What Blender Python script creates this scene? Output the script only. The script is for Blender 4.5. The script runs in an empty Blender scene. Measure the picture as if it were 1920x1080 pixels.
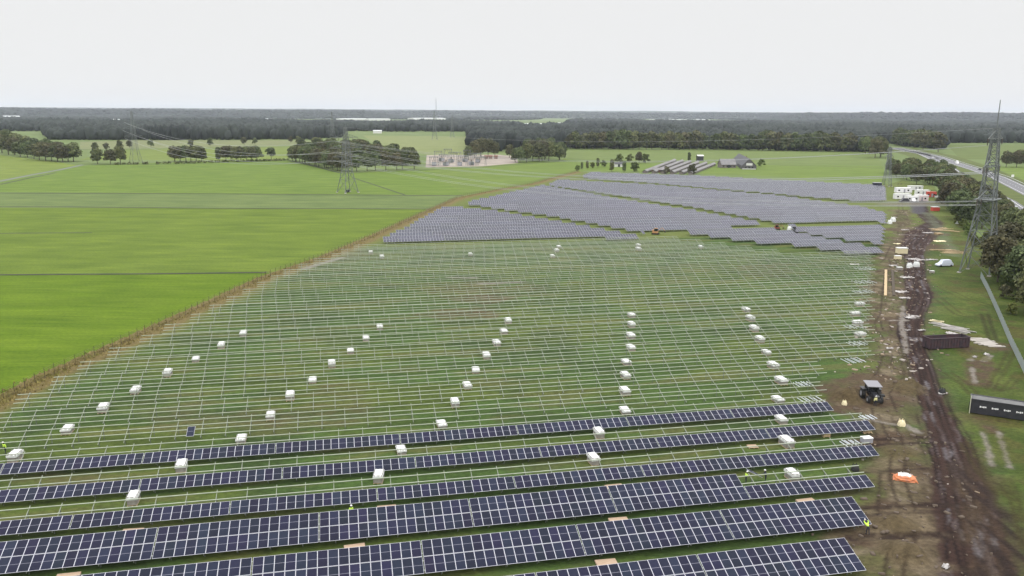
import bpy, bmesh, math, random
import numpy as np
from mathutils import Matrix, Vector
PI = math.pi
R = math.radians
S = bpy.context.scene
C = S.collection
random.seed(7)
rng = np.random.default_rng(11)

# ------------------------------------------------------------------ camera
F, PITCH, ROLL, H = 1520.0, R(12.18), R(.32), 46.5      # focal length in px of a 1920 wide frame, drone 46.5 m up
fw = np.array([0, math.cos(PITCH), -math.sin(PITCH)])
r0 = np.array([1., 0, 0]); u0 = np.cross(r0, fw)
rt = r0 * math.cos(ROLL) + u0 * math.sin(ROLL)
up = -r0 * math.sin(ROLL) + u0 * math.cos(ROLL)
cam = bpy.data.cameras.new('camera'); co = bpy.data.objects.new('camera', cam); C.objects.link(co)
m = Matrix.Identity(4)
for i in range(3):
    m[i][0] = rt[i]; m[i][1] = up[i]; m[i][2] = -fw[i]
m[2][3] = H
co.matrix_world = m
cam.sensor_width = 36; cam.lens = 36 * F / 1920; cam.clip_start = 1; cam.clip_end = 90000
S.camera = co

# ------------------------------------------------------------------ overcast sky, weak sun through cloud
SUN_EL, SUN_AZ = R(42), R(160)
w = bpy.data.worlds.new('World'); S.world = w; w.use_nodes = True
nt = w.node_tree; nt.nodes.clear()
def N(nt, t, **k):
    n = nt.nodes.new(t)
    for a, b in k.items():
        if a in n.inputs.keys(): n.inputs[a].default_value = b
        else: setattr(n, a, b)
    return n
out = N(nt, 'ShaderNodeOutputWorld'); bg = N(nt, 'ShaderNodeBackground'); bg.inputs['Strength'].default_value = .1
sky = N(nt, 'ShaderNodeTexSky', sky_type='NISHITA', sun_disc=False, sun_elevation=SUN_EL, sun_rotation=SUN_AZ)
tc = N(nt, 'ShaderNodeTexCoord'); sx = N(nt, 'ShaderNodeSeparateXYZ')
nt.links.new(tc.outputs['Generated'], sx.inputs[0])
cr = N(nt, 'ShaderNodeValToRGB'); nt.links.new(sx.outputs['Z'], cr.inputs[0])
els = cr.color_ramp.elements                      # cloud deck: three times brighter overhead than at the horizon
for e, (p, c) in zip([els[0], els[1]] + [els.new(.3) for _ in range(5)], [(0, .294), (1, .92), (.012, .290), (.045, .287), (.13, .285), (.3, .42), (.6, .72)]):
    e.position = p; e.color = (c, c, c * 1.0, 1)
mu = N(nt, 'ShaderNodeMixRGB', blend_type='MULTIPLY'); mu.inputs[0].default_value = 1; mu.inputs[2].default_value = (30, 30, 30, 1)
nt.links.new(cr.outputs[0], mu.inputs[1])
mx = N(nt, 'ShaderNodeMixRGB'); mx.inputs[0].default_value = .985
nt.links.new(sky.outputs[0], mx.inputs[1]); nt.links.new(mu.outputs[0], mx.inputs[2])
nt.links.new(mx.outputs[0], bg.inputs['Color']); nt.links.new(bg.outputs[0], out.inputs['Surface'])
sl = bpy.data.lights.new('sun', 'SUN'); sl.energy = .6; sl.angle = R(25); sl.color = (1, .96, .9)
so = bpy.data.objects.new('sun', sl); C.objects.link(so)
so.rotation_euler = (PI / 2 - SUN_EL, 0, PI - SUN_AZ)
S.view_settings.view_transform = 'Standard'; S.view_settings.look = 'None'; S.view_settings.exposure = 0; S.view_settings.gamma = 1
try:
    S.cycles.volume_bounces = 1; S.cycles.max_bounces = 6; S.cycles.transparent_max_bounces = 16
except Exception: pass

# ------------------------------------------------------------------ measuring on the ground
def G(px, py, z=0.):
    d = fw + rt * (px - 960) / F - up * (py - 540) / F
    t = (z - H) / d[2]
    return Vector((d[0] * t, d[1] * t, z))
def P2(x, y, z=0.):                                # arrays of ground points seen from the drone: used for the land-use map
    dx, dy, dz = x, y, z - H
    zz = dx * fw[0] + dy * fw[1] + dz * fw[2]
    return 960 + F * (dx * rt[0] + dy * rt[1] + dz * rt[2]) / zz, 540 - F * (dx * up[0] + dy * up[1] + dz * up[2]) / zz
AZ = R(12.04)
ue = Vector((math.cos(AZ), math.sin(AZ), 0)); ve = Vector((-math.sin(AZ), math.cos(AZ), 0))
def UV(u, v, z=0): return ue * u + ve * v + Vector((0, 0, z))
def toUV(p): return p.dot(ue), p.dot(ve)

# ------------------------------------------------------------------ materials
def srgb(r, g, b): return tuple(((c / 255 / 12.92) if c / 255 <= .04045 else ((c / 255 + .055) / 1.055) ** 2.4) for c in (r, g, b))
MATS = {}
def mat(name, c, rough=.8, metal=0, spec=.5, c2=None, scale=1., stretch=(1, 1, 1), bump=0, objvar=0, coord='Object', detail=5, contrast=(.35, .65), emis=None, ior=None):
    if name in MATS: return MATS[name]
    M = bpy.data.materials.new(name); M.use_nodes = True; t = M.node_tree; b = t.nodes['Principled BSDF']
    b.inputs['Roughness'].default_value = rough; b.inputs['Metallic'].default_value = metal; b.inputs['Specular IOR Level'].default_value = spec
    if ior: b.inputs['IOR'].default_value = ior
    src = None
    b.inputs['Base Color'].default_value = (*c, 1)
    if c2 is not None or bump:
        tcn = N(t, 'ShaderNodeTexCoord'); mp = N(t, 'ShaderNodeMapping'); mp.inputs['Scale'].default_value = stretch
        nz = N(t, 'ShaderNodeTexNoise'); nz.inputs['Scale'].default_value = scale; nz.inputs['Detail'].default_value = detail
        t.links.new(tcn.outputs[coord], mp.inputs[0]); t.links.new(mp.outputs[0], nz.inputs['Vector'])
        if c2 is not None:
            rp = N(t, 'ShaderNodeValToRGB'); rp.color_ramp.elements[0].position = contrast[0]; rp.color_ramp.elements[1].position = contrast[1]
            rp.color_ramp.elements[0].color = (*c, 1); rp.color_ramp.elements[1].color = (*c2, 1)
            t.links.new(nz.outputs[0], rp.inputs[0]); src = rp.outputs[0]
        if bump:
            bp = N(t, 'ShaderNodeBump'); bp.inputs['Strength'].default_value = bump; bp.inputs['Distance'].default_value = .2
            t.links.new(nz.outputs[0], bp.inputs['Height']); t.links.new(bp.outputs[0], b.inputs['Normal'])
    if objvar:
        oi = N(t, 'ShaderNodeObjectInfo'); hs = N(t, 'ShaderNodeHueSaturation')
        mr = N(t, 'ShaderNodeMapRange'); mr.inputs['To Min'].default_value = 1 - objvar; mr.inputs['To Max'].default_value = 1 + objvar
        mr2 = N(t, 'ShaderNodeMapRange'); mr2.inputs['To Min'].default_value = .5 - objvar * .09; mr2.inputs['To Max'].default_value = .5 + objvar * .09
        mm = N(t, 'ShaderNodeMath', operation='MULTIPLY'); mm.inputs[1].default_value = 7.31
        fr = N(t, 'ShaderNodeMath', operation='FRACT')
        t.links.new(oi.outputs['Random'], mr.inputs[0]); t.links.new(oi.outputs['Random'], mm.inputs[0]); t.links.new(mm.outputs[0], fr.inputs[0]); t.links.new(fr.outputs[0], mr2.inputs[0])
        t.links.new(mr.outputs[0], hs.inputs['Value']); t.links.new(mr2.outputs[0], hs.inputs['Hue'])
        if src: t.links.new(src, hs.inputs['Color'])
        else: hs.inputs['Color'].default_value = (*c, 1)
        src = hs.outputs[0]
    if src: t.links.new(src, b.inputs['Base Color'])
    MATS[name] = M
    return M
def alb(r, g, b, k=2.3): return tuple(c / k for c in srgb(r, g, b))   # a picture colour under this cloud deck -> base colour

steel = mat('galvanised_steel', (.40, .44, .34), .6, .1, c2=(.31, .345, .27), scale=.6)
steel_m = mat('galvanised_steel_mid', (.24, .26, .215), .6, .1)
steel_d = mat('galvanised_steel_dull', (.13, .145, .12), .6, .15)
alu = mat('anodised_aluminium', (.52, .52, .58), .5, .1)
alu_far = mat('far_aluminium', (.42, .42, .46), .6, .1)  # frames of the far tables: darker and rougher than the near ones
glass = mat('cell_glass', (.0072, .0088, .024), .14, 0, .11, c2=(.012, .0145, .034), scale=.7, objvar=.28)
glass_far = mat('cell_glass_far', (.012, .014, .031), .2, 0, .28, c2=(.020, .022, .042), scale=.15, objvar=.22)  # cells of the far tables: lighter base colour, stronger specular
busbar = mat('cell_gap', (.24, .24, .30), .4)
backsheet = mat('backsheet', (.25, .25, .26), .7)
white = mat('white_wrap', (.72, .73, .72), .5, c2=(.60, .61, .60), scale=2., bump=.3)
white2 = mat('white_paint', (.74, .74, .74), .5)
carton = mat('grey_brown_carton', (.22, .20, .18), .8, c2=(.30, .28, .25), scale=3.)
wood = mat('pale_timber', (.36, .25, .17), .8, c2=(.46, .34, .24), scale=3., stretch=(1, 8, 1))
tan = mat('sawn_timber', (.50, .38, .22), .8, c2=(.36, .26, .15), scale=3.)
black = mat('black_rubber', (.015, .015, .016), .7)
darkm = mat('dark_paint', (.022, .023, .03), .45, c2=(.035, .035, .042), scale=1.5)
greym = mat('grey_paint', (.30, .30, .33), .5)
rust = mat('rusty_red_paint', (.060, .030, .034), .7, c2=(.035, .026, .034), scale=1.2, bump=.2)
lining = mat('worn_grey_steel', (.42, .42, .42), .6, c2=(.30, .30, .30), scale=1.2, stretch=(.3, 1, 1))
hivis = mat('hi_vis_yellow', (.55, .80, .08), .7)
skin = mat('skin', (.45, .28, .2), .6)
navy = mat('navy_cloth', (.02, .022, .035), .9)
redm = mat('red_paint', (.50, .06, .04), .5)
orange = mat('orange_fabric', (.55, .18, .06), .8, c2=(.35, .14, .08), scale=3.)
postwood = mat('brown_post', (.055, .04, .025), .9)
wirem = mat('fence_wire', (.22, .18, .11), .7)
wireg = mat('grey_fence_wire', (.33, .37, .37), .5, .3)
lattice = mat('lattice_steel', (.17, .185, .185), .6, .2, c2=(.11, .12, .12), scale=.5)
cable = mat('aluminium_cable', (.30, .31, .32), .5, .3)
bark = mat('bark', (.07, .055, .042), .9, c2=(.11, .09, .07), scale=2.)
leafA = mat('oak_leaves', (.040, .055, .022), .75, 0, .25, c2=(.135, .155, .062), scale=.45, objvar=.3, coord='Object')
leafB = mat('brown_green_leaves', (.042, .046, .022), .75, 0, .25, c2=(.125, .118, .055), scale=.45, objvar=.3)
leafC = mat('light_leaves', (.05, .07, .015), .75, 0, .25, c2=(.13, .15, .04), scale=.6, objvar=.3)
leafF = mat('distant_leaves', (.010, .014, .014), .85, 0, .2, c2=(.042, .051, .044), scale=.008, coord='Object', contrast=(.3, .7))  # bluish tint of distance haze put into the leaf colour
roofg = mat('fibre_cement_roof', (.15, .145, .15), .8, c2=(.21, .20, .20), scale=.4)
roofd = mat('dark_roof_tiles', (.035, .035, .042), .6)
wallw = mat('white_render', (.6, .6, .58), .8)
brick = mat('red_brown_brick', (.20, .11, .08), .9, c2=(.15, .08, .06), scale=2.)
paleroof = mat('pale_roof_sheet', (.62, .64, .66), .5)
carglass = mat('car_glass', (.01, .012, .015), .1, 0, .5)
asphalt = mat('asphalt', (.095, .095, .105), .85, c2=(.13, .13, .14), scale=.3, stretch=(1, 1, 1))
paint = mat('road_paint', (.7, .7, .68), .7)
sand = mat('bare_sand', (.20, .17, .145), .95, c2=(.29, .245, .205), scale=.05)

# ------------------------------------------------------------------ mesh and object helpers
def mesh_np(name, V, Fc, mats, mi=None, smooth=False):
    me = bpy.data.meshes.new(name); V = np.asarray(V, np.float32); Fc = np.asarray(Fc, np.int32); k = Fc.shape[1]
    me.vertices.add(len(V)); me.vertices.foreach_set('co', V.ravel())
    me.loops.add(Fc.size); me.loops.foreach_set('vertex_index', Fc.ravel())
    me.polygons.add(len(Fc)); me.polygons.foreach_set('loop_start', np.arange(0, Fc.size, k, dtype=np.int32))
    try: me.polygons.foreach_set('loop_total', np.full(len(Fc), k, np.int32))
    except Exception: pass
    for q in mats: me.materials.append(q)
    if mi is not None: me.polygons.foreach_set('material_index', np.asarray(mi, np.int32))
    if smooth: me.polygons.foreach_set('use_smooth', np.ones(len(Fc), bool))
    me.update(calc_edges=True); me.validate()
    return me
class MB:                                          # collects boxes, bars and faces for ONE mesh
    def __init__(s): s.v = []; s.f = []; s.m = []
    def face(s, pts, m=0):
        b = len(s.v); s.v += [tuple(p) for p in pts]; s.f.append(tuple(range(b, b + len(pts)))); s.m.append(m); return s
    def box(s, x0, x1, y0, y1, z0, z1, m=0, M=None, skip=()):
        p = [Vector((x, y, z)) for z in (z0, z1) for y in (y0, y1) for x in (x0, x1)]
        if M is not None: p = [M @ q for q in p]
        b = len(s.v); s.v += [tuple(q) for q in p]
        for i, f in enumerate([(0, 2, 3, 1), (4, 5, 7, 6), (0, 1, 5, 4), (1, 3, 7, 5), (3, 2, 6, 7), (2, 0, 4, 6)]):
            if i in skip: continue
            s.f.append(tuple(b + j for j in f)); s.m.append(m)
        return s
    def bar(s, a, b, r, m=0, n=4, r2=None):
        a = Vector(a); b = Vector(b); d = (b - a).normalized(); r2 = r if r2 is None else r2
        x = d.cross(Vector((0, 0, 1)) if abs(d.z) < .9 else Vector((1, 0, 0))).normalized(); y = d.cross(x)
        k = len(s.v)
        for c, q in ((a, r), (b, r2)):
            for i in range(n):
                t = 2 * PI * (i + .5) / n; s.v.append(tuple(c + x * math.cos(t) * q + y * math.sin(t) * q))
        for i in range(n):
            j = (i + 1) % n; s.f.append((k + i, k + j, k + n + j, k + n + i)); s.m.append(m)
        s.f.append(tuple(k + n - 1 - i for i in range(n))); s.m.append(m)
        s.f.append(tuple(k + n + i for i in range(n))); s.m.append(m)
        return s
    def mesh(s, name, mats):
        me = bpy.data.meshes.new(name); me.from_pydata(s.v, [], s.f)
        for q in (mats if isinstance(mats, (list, tuple)) else [mats]): me.materials.append(q)
        me.polygons.foreach_set('material_index', s.m); me.update(); return me
    def obj(s, name, mats, parent=None, **k): return link(name, s.mesh(name, mats), parent, **k)
def link(name, me, parent=None, loc=None, rot=None, scale=None, label=None):
    o = bpy.data.objects.new(name, me); C.objects.link(o)
    if parent is not None: o.parent = parent
    if loc is not None: o.location = loc
    if rot is not None: o.rotation_euler = rot
    if scale is not None: o.scale = (scale,) * 3 if not hasattr(scale, '__len__') else scale
    if label: o['label'] = label
    return o
def tag(o, label=None, cat=None, group=None, kind=None):
    if label: o['label'] = label
    if cat: o['category'] = cat
    if group: o['group'] = group
    if kind: o['kind'] = kind
    return o
def thing(name, label, cat, loc, rz=0, group=None):
    o = bpy.data.objects.new(name, None); C.objects.link(o); o.location = loc; o.rotation_euler = (0, 0, rz); o.empty_display_size = .5
    return tag(o, label, cat, group)
def copy_tree(o, parent=None):
    c = o.copy(); C.objects.link(c)
    if parent is not None: c.parent = parent
    for ch in o.children: copy_tree(ch, c)
    return c
W1 = 'first second third fourth fifth sixth seventh eighth ninth tenth eleventh twelfth thirteenth fourteenth fifteenth sixteenth seventeenth eighteenth nineteenth'.split()
TN = {20: 'twent', 30: 'thirt', 40: 'fort', 50: 'fift', 60: 'sixt', 70: 'sevent'}
def nth(i):
    if i < 20: return W1[i - 1]
    t = i // 10 * 10
    return TN[t] + 'ieth' if i == t else TN[t] + 'y-' + W1[i - t - 1]

# ------------------------------------------------------------------ noise on arrays
def vnoise(x, y, seed=0):
    xi = np.floor(x).astype(np.int64); yi = np.floor(y).astype(np.int64); fx = x - xi; fy = y - yi
    fx = fx * fx * (3 - 2 * fx); fy = fy * fy * (3 - 2 * fy)
    def h(a, b):
        n = (a * 374761393 + b * 668265263 + seed * 974711) & 0x7fffffff
        n = ((n ^ (n >> 13)) * 1274126177) & 0x7fffffff
        return ((n ^ (n >> 16)) & 0xffff) / 65535.
    return (h(xi, yi) * (1 - fx) + h(xi + 1, yi) * fx) * (1 - fy) + (h(xi, yi + 1) * (1 - fx) + h(xi + 1, yi + 1) * fx) * fy
def fbm(x, y, s, o=4, seed=0):
    t = 0; a = 1; n = 0
    for i in range(o):
        t = t + a * vnoise(x / s, y / s, seed + i); n += a; a *= .5; s /= 2.03
    return t / n
def dpoly(X, Y, pts):                              # distance to a polyline; pts (x, y, halfwidth) -> distance minus width
    best = np.full(X.shape, 1e9)
    for (ax, ay, aw), (bx, by, bw) in zip(pts[:-1], pts[1:]):
        dx, dy = bx - ax, by - ay; t = np.clip(((X - ax) * dx + (Y - ay) * dy) / (dx * dx + dy * dy), 0, 1)
        best = np.minimum(best, np.hypot(X - ax - t * dx, Y - ay - t * dy) - (aw + t * (bw - aw)))
    return best
def inpoly(X, Y, poly):
    c = np.zeros(X.shape, bool); n = len(poly)
    for i in range(n):
        x1, y1 = poly[i][:2]; x2, y2 = poly[(i + 1) % n][:2]
        if y1 == y2: continue
        k = ((y1 > Y) != (y2 > Y)) & (X < (x2 - x1) * (Y - y1) / (y2 - y1) + x1); c ^= k
    return c
def gp(pts): return [(G(*p[:2]).x, G(*p[:2]).y) + tuple(p[2:]) for p in pts]

# ------------------------------------------------------------------ ground, fields, water courses, roads
def sheet(name, poly, z, m, kind='structure'):
    mb = MB(); mb.face([(x, y, z) for x, y in poly]); o = mb.obj(name, m); tag(o, kind=kind); return o
grass_base = mat('meadow', alb(132, 152, 92), .95, 0, .1, c2=alb(146, 164, 104), scale=.004, stretch=(1, 2.5, 1))
g = sheet('ground', [(-40000, -300), (40000, -300), (60000, 60000), (-60000, 60000)], 0, grass_base)
def grass(name, a, b, sc=.03, st=(1, 5, 1)):
    M = mat(name, alb(*a), .95, 0, .1, c2=alb(*b), scale=sc, stretch=st, detail=8, contrast=(.3, .7)); t = M.node_tree; bs = t.nodes['Principled BSDF']
    src = bs.inputs['Base Color'].links[0].from_socket; tcn = N(t, 'ShaderNodeTexCoord'); cur = src
    for sc2, st2, lo2, hi2 in ((.9, (.10, 1, 1), .86, 1.14), (.12, (.35, 1, 1), .86, 1.12), (2.2, (.6, 1, 1), .84, 1.16)):   # mowing streaks, damp patches, tufts
        mp = N(t, 'ShaderNodeMapping'); mp.inputs['Scale'].default_value = st2; mp.inputs['Rotation'].default_value = (0, 0, -.03); nz = N(t, 'ShaderNodeTexNoise'); nz.inputs['Scale'].default_value = sc2; nz.inputs['Detail'].default_value = 6
        t.links.new(tcn.outputs['Object'], mp.inputs[0]); t.links.new(mp.outputs[0], nz.inputs['Vector'])
        rp = N(t, 'ShaderNodeValToRGB'); rp.color_ramp.elements[0].position = .32; rp.color_ramp.elements[1].position = .68; rp.color_ramp.elements[0].color = (lo2 * .97, lo2, lo2, 1); rp.color_ramp.elements[1].color = (hi2 * 1.03, hi2, hi2 * .96, 1)
        mm = N(t, 'ShaderNodeMixRGB', blend_type='MULTIPLY'); mm.inputs[0].default_value = 1; t.links.new(nz.outputs[0], rp.inputs[0]); t.links.new(cur, mm.inputs[1]); t.links.new(rp.outputs[0], mm.inputs[2]); cur = mm.outputs[0]
    t.links.new(cur, bs.inputs['Base Color']); return M
FENCE = [(-110, 812), (0, 755), (100, 703), (250, 637), (400, 568), (500, 521), (600, 487), (700, 445), (780, 408), (860, 372), (930, 357), (1000, 345), (1085, 322)]
fen = [G(*p) for p in FENCE]
zf = .004
FZ = [.0]
def fieldpx(name, px, a, b, z, sc=.03, st=(1, 5, 1)):
    FZ[0] += .004; z = FZ[0]
    return sheet(name, gp(px), z, grass('field_grass_%d' % len(MATS), a, b, sc, st))
fieldpx('field', [(-900, 1000), (-300, 900), (0, 755), (250, 637), (500, 521), (505, 512), (0, 515), (-900, 524)], (110, 142, 32), (124, 152, 44), .02, .05)
fieldpx('field', [(-900, 523), (0, 514.5), (505, 511.5), (600, 487), (700, 445), (780, 408), (815, 392), (400, 390), (-900, 388)], (119, 144, 54), (132, 155, 64), .02, .04)
fieldpx('field', [(-900, 387), (400, 389), (818, 391), (862, 371), (780, 366.5), (400, 364), (-900, 361)], (126, 147, 90), (135, 155, 96), .02, .04, (1, 9, 1))
fieldpx('field', [(-60, 360), (400, 363), (870, 366), (1000, 344), (1085, 320), (900, 312), (790, 318), (640, 325), (540, 299), (170, 309), (0, 342), (-60, 352)], (124, 153, 66), (136, 161, 78), .02, .03)
fieldpx('field', [(-60, 349), (0, 337), (145, 310), (100, 303), (0, 291), (-60, 290)], (140, 160, 72), (150, 168, 88), .025, .02)
fieldpx('field', [(150, 300), (320, 300), (520, 302), (590, 283), (640, 272), (300, 279), (210, 281)], (148, 166, 88), (138, 158, 80), .05, .01)
fieldpx('field', [(150, 280), (300, 278), (640, 271), (560, 263), (250, 263), (150, 266)], (150, 158, 116), (158, 166, 120), .05, .01)
fieldpx('field', [(680, 254), (880, 256), (870, 292), (800, 290), (700, 268)], (164, 174, 122), (154, 166, 108), .05, .006)
fieldpx('field', [(1062, 279), (1350, 281), (1640, 286), (1655, 310), (1120, 304), (1062, 296)], (142, 160, 98), (132, 152, 88), .05, .008)
fieldpx('field', [(1062, 297), (1120, 305), (1655, 311), (1662, 345), (1440, 330), (1100, 320), (1000, 342), (870, 365), (800, 318), (905, 312)], (128, 154, 72), (140, 162, 84), .03, .01)
fieldpx('field', [(1775, 271), (1990, 271), (2000, 310), (1880, 300), (1800, 298)], (132, 148, 88), (122, 140, 80), .05, .008)
fieldpx('field', [(1860, 312), (2000, 312), (2060, 400), (1960, 360)], (132, 158, 76), (142, 164, 88), .04, .01)
ditchm = mat('ditch_bank', alb(44, 56, 28), .95, c2=alb(74, 84, 42), scale=.2)
def strip(name, pts, wd, z, m, kind='structure'):
    P = [Vector((p[0], p[1], 0)) for p in pts]; mb = MB(); L = []; Rr = []
    for i, p in enumerate(P):
        d = (P[min(i + 1, len(P) - 1)] - P[max(i - 1, 0)]).normalized(); n = Vector((-d.y, d.x, 0)); ww = wd if not hasattr(wd, '__len__') else wd[i]
        L.append(p + n * ww / 2 + Vector((0, 0, z))); Rr.append(p - n * ww / 2 + Vector((0, 0, z)))
    for i in range(len(P) - 1): mb.face([Rr[i], Rr[i + 1], L[i + 1], L[i]])
    o = mb.obj(name, m); tag(o, kind=kind); return o
for pts, wd in [([(-500, 520.5), (0, 515.5), (300, 513.5), (500, 511)], 1.9), ([(-500, 440), (0, 437.6), (172, 436.6)], 1.6), ([(-500, 387.5), (120, 388), (400, 390.5), (815, 392)], 2.4),
                ([(-500, 360.5), (400, 363.5), (780, 366.5), (868, 367)], 2.6), ([(660, 333), (700, 346), (760, 366)], 1.4), ([(540, 301), (590, 312), (640, 325), (790, 319), (905, 313), (1060, 302)], 2.6),
                ([(170, 309), (330, 308), (540, 301)], 3.), ([(0, 346), (60, 333), (105, 324)], 2.2), ([(1062, 297), (1150, 303)], 2.), ([(1440, 309), (1560, 312), (1656, 315)], 3.),
                ([(150, 281), (300, 280), (560, 275)], 6)]:
    strip('ditch', gp(pts), wd, (.058 if wd < 5 else .06) + .0002 * wd, ditchm)
strip('path', gp([(-200, 378), (0, 340), (60, 328), (110, 319), (155, 309)]), 3.5, .072, mat('gravel_path', alb(135, 145, 130), .95, c2=alb(150, 155, 140), scale=.3))
sheet('substation_yard', gp([(798, 314), (905, 312), (972, 306), (968, 293), (930, 290), (800, 291)]), .08, sand)

NEAR = [(170, 235), (205, 305), (242, 382), (275, 455), (301, 525), (324, 585), (378, 705), (448, 864), (505, 1010), (545, 1180)]
FAR_ = [(199, 225), (236, 305), (281, 412), (312, 485), (340, 550), (374, 629), (407, 717), (435, 799), (488, 943), (560, 1200)]
verge = grass('verge', (112, 126, 72), (128, 140, 86), .05)
strip('verge', [((a[0] + b[0]) / 2, (a[1] + b[1]) / 2) for a, b in zip(NEAR, FAR_)], [62 - i for i in range(10)], .06, verge)
def offs(pts, o):
    r = []
    for i, p in enumerate(pts):
        a = Vector(pts[max(i - 1, 0)]); b = Vector(pts[min(i + 1, len(pts) - 1)]); d = (b - a).normalized(); r.append((p[0] + d.y * o, p[1] - d.x * o))
    return r
for pts in (NEAR, FAR_):
    strip('road', pts, 12.5, .10, asphalt)
    for o_ in (-4.6, 4.6): strip('road_marking', offs(pts, o_), .25, .105, paint)
    mb = MB(); L = 0                                # dashed centre line
    for a, b in zip(pts[:-1], pts[1:]):
        a = Vector((*a, .105)); b = Vector((*b, .105)); d = (b - a).normalized(); n = Vector((-d.y, d.x, 0)) * .12; q = 0
        while q < (b - a).length - 3:
            s_ = a + d * q; e_ = s_ + d * 3; mb.face([s_ - n, e_ - n, e_ + n, s_ + n]); q += 12
    tag(mb.obj('lane_dashes', paint), kind='structure')

# construction site: one relief sheet with soil, tracks and worn grass as its own colours, puddle sheen painted in
ROAD = gp([(1722, 376, 3.5), (1728, 398, 3), (1752, 418, 3.5), (1728, 440, 6), (1712, 462, 4), (1716, 490, 2.6), (1716, 525, 3), (1724, 555, 3.4), (1718, 580, 2.2), (1706, 602, 2.4), (1705, 628, 2.6), (1714, 657, 1.9), (1727, 682, 2), (1737, 720, 1.9), (1746, 745, 1.9), (1757, 775, 2.), (1770, 807, 2.3), (1785, 845, 2.8), (1797, 890, 3.1), (1807, 940, 3.5), (1818, 1000, 3.4), (1830, 1060, 3.6), (1850, 1160, 4)])
site = [(p.x - 3 - .02 * i, p.y) for i, p in enumerate(fen)] + [tuple(G(*q)[:2]) for q in [(1240, 328), (1440, 338), (1665, 346), (1690, 338), (1752, 350), (1782, 385), (1822, 430), (1862, 470), (1900, 520), (1960, 580)]] + [(150, 180), (130, 60), (-120, 60)]
xs = np.concatenate([np.arange(-122, 36, .75), np.arange(36, 250, .4), np.arange(250, 330, 1.)])
ys = np.concatenate([np.arange(55, 330, .5), np.arange(330, 700, 2.)])
X, Y = np.meshgrid(xs, ys)
keep = inpoly(X, Y, site)
PX, PY = P2(X, Y)
U = X * ue.x + Y * ue.y; Vv = X * ve.x + Y * ve.y
n1 = fbm(X, Y * 1.5, 18, 5, 3); n2 = fbm(X, Y, 4, 4, 9); n3 = fbm(X * .8, Y, 1.2, 3, 21); nU = fbm(U * .22, Vv, 2.6, 3, 31)
def sm(a, b, t): t = np.clip((t - a) / (b - a), 0, 1); return t * t * (3 - 2 * t)
def mixc(col, c, k):
    for i in range(3): col[..., i] = col[..., i] * (1 - k) + c[i] * k
col = np.zeros(X.shape + (3,)); base = np.array(alb(98, 127, 64)); col[:] = base
mixc(col, alb(120, 134, 60), sm(.45, .65, n1) * .7)
mixc(col, alb(76, 96, 54), sm(.5, .7, fbm(X, Y, 9, 4, 5)) * .55)
mixc(col, alb(128, 126, 78), sm(.52, .72, nU) * .6)
mixc(col, alb(56, 74, 34), sm(.55, .35, nU) * .35)
# olive and brown patches
for px, py, rx, ry, k in [(900, 545, 110, 24, .5), (905, 562, 60, 9, .7), (880, 590, 70, 8, .6), (560, 780, 210, 22, .45), (1440, 508, 70, 14, .5), (640, 470, 50, 26, .5), (850, 590, 90, 14, .6), (330, 780, 90, 30, .4), (100, 900, 140, 20, .35), (1000, 870, 200, 20, .3), (640, 740, 60, 20, .35)]:
    q = np.hypot((PX - px) / rx, (PY - py) / ry) + (n2 - .5) * 1.3
    mixc(col, alb(124, 108, 82), sm(1.1, .5, q) * k * (.55 + .6 * sm(.4, .6, n3)))
far_s = sm(282, 292, Vv)                            # older part of the park: yellower grass
mixc(col, alb(134, 146, 78), far_s * .85)
# grass on the right hand side of the track
right = sm(1745, 1775, PX + (n2 - .5) * 40) * sm(600, 480, PX * 0 + PY * 0 + 400)
rg = (PX > 1700).astype(float) * sm(0, 8, dpoly(X, Y, ROAD)) * (Vv < 330)
mixc(col, alb(98, 116, 48), rg); mixc(col, alb(126, 136, 70), rg * sm(.45, .6, n2) * .6); mixc(col, alb(76, 94, 38), rg * sm(.5, .65, n1) * .5)
# dry grass along the fence
df = dpoly(X, Y, [(p.x, p.y, 0) for p in fen])
mixc(col, alb(150, 142, 84), sm(7.5, 3.5, df + (n2 - .5) * 4) * .5); mixc(col, alb(152, 132, 90), sm(4.2, 2.2, df + (n2 - .5) * 2) * .85)
# worn brown strip between the rows and the track
BR = gp([(1690, 395, 4), (1692, 440, 4), (1672, 480, 4), (1666, 520, 5), (1668, 560, 4.5), (1668, 610, 4), (1680, 660, 3.6), (1672, 705, 4), (1640, 735, 5.5), (1650, 770, 4), (1680, 820, 3.5), (1690, 860, 4), (1690, 910, 5), (1690, 970, 6), (1690, 1060, 6), (1700, 1150, 6)])
db = dpoly(X, Y, BR) + (n2 - .5) * 7 + (nU - .5) * 9
mixc(col, alb(128, 112, 90), sm(2.5, -2.5, db) * .9); mixc(col, alb(94, 78, 62), sm(.5, .62, n3) * sm(2.5, -2, db) * .65)
mixc(col, alb(166, 150, 128), sm(.56, .68, fbm(X, Y, 3, 3, 77)) * sm(2, -2, db) * .65); mixc(col, alb(98, 108, 58), sm(.56, .66, fbm(X, Y, 5, 3, 78)) * sm(2, -2, db) * .6)
PAT = [((1560, 735), (1640, 712), 3.5), ((1600, 830), (1740, 815), 1.8), ((1610, 1010), (1790, 1005), 2.2), ((1640, 985), (1700, 975), 2), ((1570, 760), (1650, 745), 4), ((1630, 900), (1760, 880), 1.2), ((1838, 782), (1856, 806), 2.), ((1640, 950), (1800, 955), 1.5), ((1660, 430), (1760, 440), 5), ((1690, 470), (1760, 462), 5), ((1640, 600), (1700, 606), 3), ((1820, 655), (1880, 650), 2.5), ((1840, 680), (1835, 720), 2.2), ((1560, 850), (1640, 830), .8)]
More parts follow.
